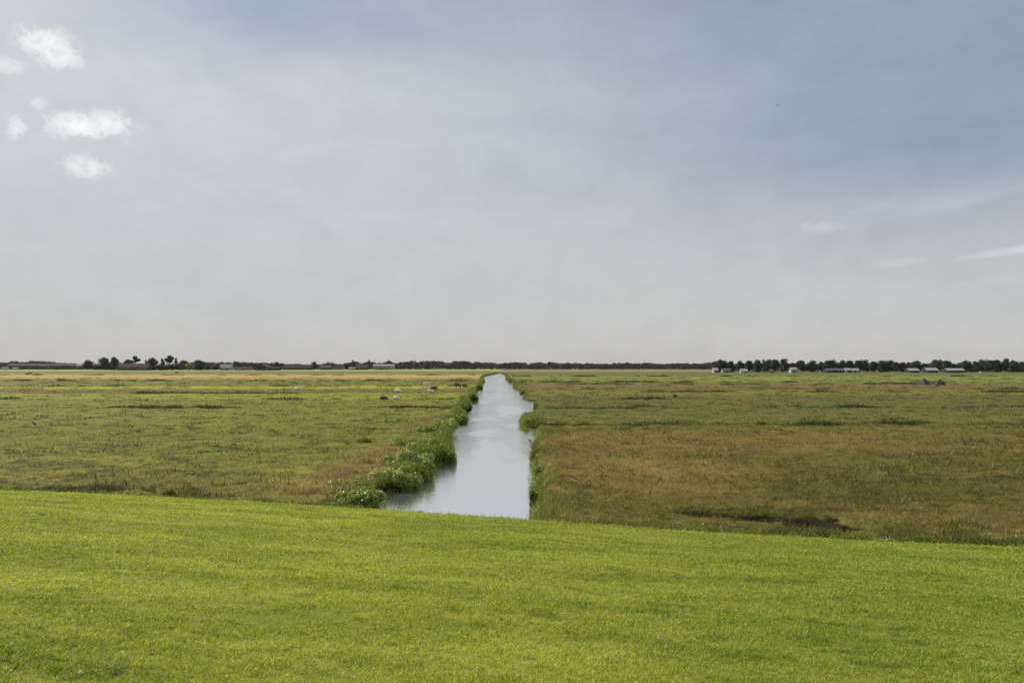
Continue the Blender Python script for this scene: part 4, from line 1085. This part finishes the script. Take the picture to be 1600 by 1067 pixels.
plant('leafy_bush', 839, 640, 14, 15.5, 1.2, 500, .17, 'weed_leaves', 'bright green bush on the right bank at the wide part of the water', stalks=60, z=-.52)
plant('dock_plant', 834, 793, 14, 33.9, .8, 150, .20, 'dark_leaves', 'dark broad leaved plant hanging over the water near the lawn, right bank', stalks=5, aspect=.38, cat='plant', z=-.52)
plant('leafy_bush', 838, 746, 14, 26.7, 1.6, 650, .07, 'weed_leaves', 'yellow green creeper on the edge of the right bank', stalks=30, z=-.52)
plant('reed_clump', 836, 722, 16, 28.1, 1.6, 500, .10, 'dark_leaves', 'dark drooping clump on the right bank below the coot', stalks=260, aspect=.2, z=-.52)
plant('reed_clump', 834, 771, 14, 16, 1.8, 500, .07, 'weed_leaves', 'green reed clump between the creeper and the dark dock plant, right bank', stalks=200, aspect=.25, z=-.5)
plant('reed_clump', 837, 702, 14, 14, 1.8, 500, .09, 'dark_leaves', 'dark reed clump on the right bank just below the swimming bird', stalks=200, aspect=.25, z=-.5)
plant('leafy_bush', 850, 650, 34, 10, .8, 900, .13, 'dark_leaves', 'dark bush behind the green headland of the right bank', stalks=60, z=-.3)
plant('leafy_bush', 818, 616, 14, 8, 1.5, 500, .2, 'dark_leaves', 'dark small bush on the far right bank where the water widens', stalks=40, z=-.4)
plant('leafy_bush', 798, 597, 12, 6, 2.0, 400, .3, 'dark_leaves', 'dark small bush on the most distant notch of the right bank', stalks=30, z=-.4)
plant('thistle_clump', 1190, 664.5, 26, 8, .5, 260, .13, 'dark_leaves', 'dark spiky thistle clump alone in the right meadow', stalks=120, aspect=.25, cat='weeds')
plant('thistle_clump', 1012, 624.5, 12, 5, .6, 120, .2, 'dark_leaves', 'dark weed clump at the left end of a ditch in the right meadow', stalks=60, aspect=.3, cat='weeds')
plant('thistle_clump', 1055, 620, 8, 5, .6, 90, .2, 'dark_leaves', 'small dark weed clump right of a similar one in the right meadow', stalks=60, aspect=.3, cat='weeds')
plant('grass_tussock', 566, 690, 30, 8, .8, 260, .08, 'weed_leaves', 'dull green tall tussock alone in the left meadow near the bank', stalks=300, aspect=.15, cat='tussock')
plant('dry_tussock', 700, 640, 40, 8, .7, 700, .15, 'brown_stalks', 'dark brown dry weeds above the left bank', stalks=200, aspect=.15, cat='weeds')
plant('pale_weeds', 606, 660, 18, 5, .6, 160, .13, 'painted_glint_leaves', 'small patch of pale green weeds in the left meadow', stalks=30, cat='weeds')
plant('pale_weeds', 617, 798, 22, 6, .3, 240, .05, 'white_leaves', 'whitish leaved weeds at the lawn edge left of the water', stalks=30, cat='weeds')
plant('pale_weeds', 652, 801, 22, 4, .3, 160, .045, 'weed_leaves', 'low green weeds where lawn and water meet', stalks=40, cat='weeds')
plant('pale_weeds', 940, 827, 60, 8, .25, 420, .045, 'weed_leaves', 'green leafy weeds along the lawn edge right of the water', stalks=60, cat='weeds')
plant('pale_weeds', 1266, 839, 60, 6, .3, 160, .05, 'white_leaves', 'pale leaved weeds at the lawn edge below the muddy hollow', stalks=30, cat='weeds')
plant('pale_weeds', 1385, 846, 40, 5, .3, 90, .05, 'white_leaves', 'thin pale weeds at the lawn edge right of the muddy hollow', stalks=30, cat='weeds')
plant('pale_weeds', 1570, 853, 50, 5, .3, 110, .045, 'white_leaves', 'thin pale weeds at the lawn edge near the right border', stalks=30, cat='weeds')
for k_, (u_, v_, w_, l_) in enumerate(((1095, 796, 52, 'dark overhanging tussock at the left end of the muddy hollow'), (1142, 799, 44, 'dark tussock left of the middle behind the muddy hollow'),
                                   (1200, 801, 60, 'dark grassy rim right behind the middle of the muddy hollow'), (1262, 806, 48, 'dark tussock behind the widest part of the muddy hollow'),
                                   (1300, 810, 36, 'dark tussock at the right end of the muddy hollow'))):
    plant('grass_tussock', u_, v_, w_, 7, .3, 240, .05, 'dark_leaves', l_, stalks=260, aspect=.15, cat='tussock')
for k_, (u_, v_, w_, l_) in enumerate(((228, 767, 36, 'low dark tussock at the lawn edge, leftmost of three on the left'), (262, 770, 30, 'dark tussock between two others at the lawn edge on the left'),
                                   (290, 772, 40, 'dark tussock at the lawn edge, right one of three on the left'), (106, 756, 40, 'low tussock near the lawn edge at the far left'))):
    plant('grass_tussock', u_, v_, w_, 9, .4, 240, .05, 'dark_leaves', l_, stalks=240, aspect=.15, cat='tussock')

# broad leaved rosettes in the lawn, and daisies
def lawn_z(x, y):
    a, b = np.array([x]), np.array([y]); return float(dike_h(toe(a, b), a, b)[0])
def lawn_point(u, v):
    d = px_dir(u, v); o = Vector((0, 0, CAM_H)); t = 1.0
    for _ in range(4000):
        p = o + d * t
        if p.z < lawn_z(p.x, p.y): break
        t += .02
    return p
def rosette(u, v, r0, n, label, mats):
    p = lawn_point(u, v); root = empty('rosette_weed', (p.x, p.y, lawn_z(p.x, p.y)), 0); tag(root, label, 'weed', 'broad leaved weeds in the lawn')
    for k in range(n):
        a = 6.28 * k / n + random.uniform(-.3, .3); L = r0 * random.uniform(.7, 1.2); wd = L * .24; hh = L * random.uniform(.25, .6)
        vs = []
        for t, ww, zz in ((0, .2, 0.01), (.35, .9, .55), (.7, 1, .9), (1, .05, .75)):
            for s in (-1, 0, 1): vs.append((t * L * math.cos(a) - s * ww * wd * math.sin(a), t * L * math.sin(a) + s * ww * wd * math.cos(a), zz * hh + (abs(s) * .15 * wd)))
        fs = []
        for i in range(3):
            for s in range(2): q = i * 3 + s; fs.append((q, q + 1, q + 4, q + 3))
        raw_mesh('leaf', np.array(vs), np.array(fs), M[mats], root, smooth=True, attrs={'rnd': np.full(len(vs), random.uniform(.1, .8))})
rosette(148, 1050, .045, 6, 'broad leaved weed with a white glint, left one of the three at the bottom left', 'weed_leaves')
rosette(166, 1045, .05, 7, 'broad leaved weed in the middle of the three at the bottom left', 'weed_leaves')
rosette(182, 1053, .065, 8, 'darkest broad leaved weed, right one of the three at the bottom left', 'dark_leaves')
rosette(122, 1052, .035, 5, 'small weed with whitish leaves left of the three darker ones', 'white_leaves')
rosette(65, 1000 - 195, .09, 7, 'dark weed patch far up in the left part of the lawn', 'dark_leaves')
# daisies and white clover heads: scattered specks nobody could count
n = 500; x_, y_ = fan(n, 5, 28, 1.6, .8); s_ = toe(x_, y_); g1 = fbm(x_, y_, .6, 91)
k = (s_ > .3) & (g1 > .45); x_, y_, s_ = x_[k], y_[k], s_[k]; zz = dike_h(s_, x_, y_) + .05
co = []; rad = .003 + .00035 * y_
for j in range(6):
    a = j * math.pi / 3; co.append(np.stack([x_ + rad * np.cos(a), y_ + rad * np.sin(a), zz], 1))
co = np.stack(co, 1).reshape(-1, 3)
tag(raw_mesh('clover_flowers', co, np.arange(len(co)).reshape(-1, 6), M['petal']), 'tiny white flower heads speckled over the lawn', 'flowers', kind='stuff')

# ------------------------------------------------------------------ haze
hz = box('haze', -4650, 4650, -4650, 4650, -3.2, 32, M['glass'], None)
hz.data.materials.clear(); m = bpy.data.materials.new('thin_haze'); m.use_nodes = True; m.node_tree.nodes.clear(); N = NT(m.node_tree)
pv = N.n('ShaderNodeVolumePrincipled'); pv.inputs['Color'].default_value = (.80, .88, 1.0, 1); pv.inputs['Density'].default_value = 2.2e-5
o = N.n('ShaderNodeOutputMaterial'); N.t.links.new(pv.outputs[0], o.inputs['Volume'])
hz.data.materials.append(m); tag(hz, 'thin pale haze over the whole plain', kind='stuff')
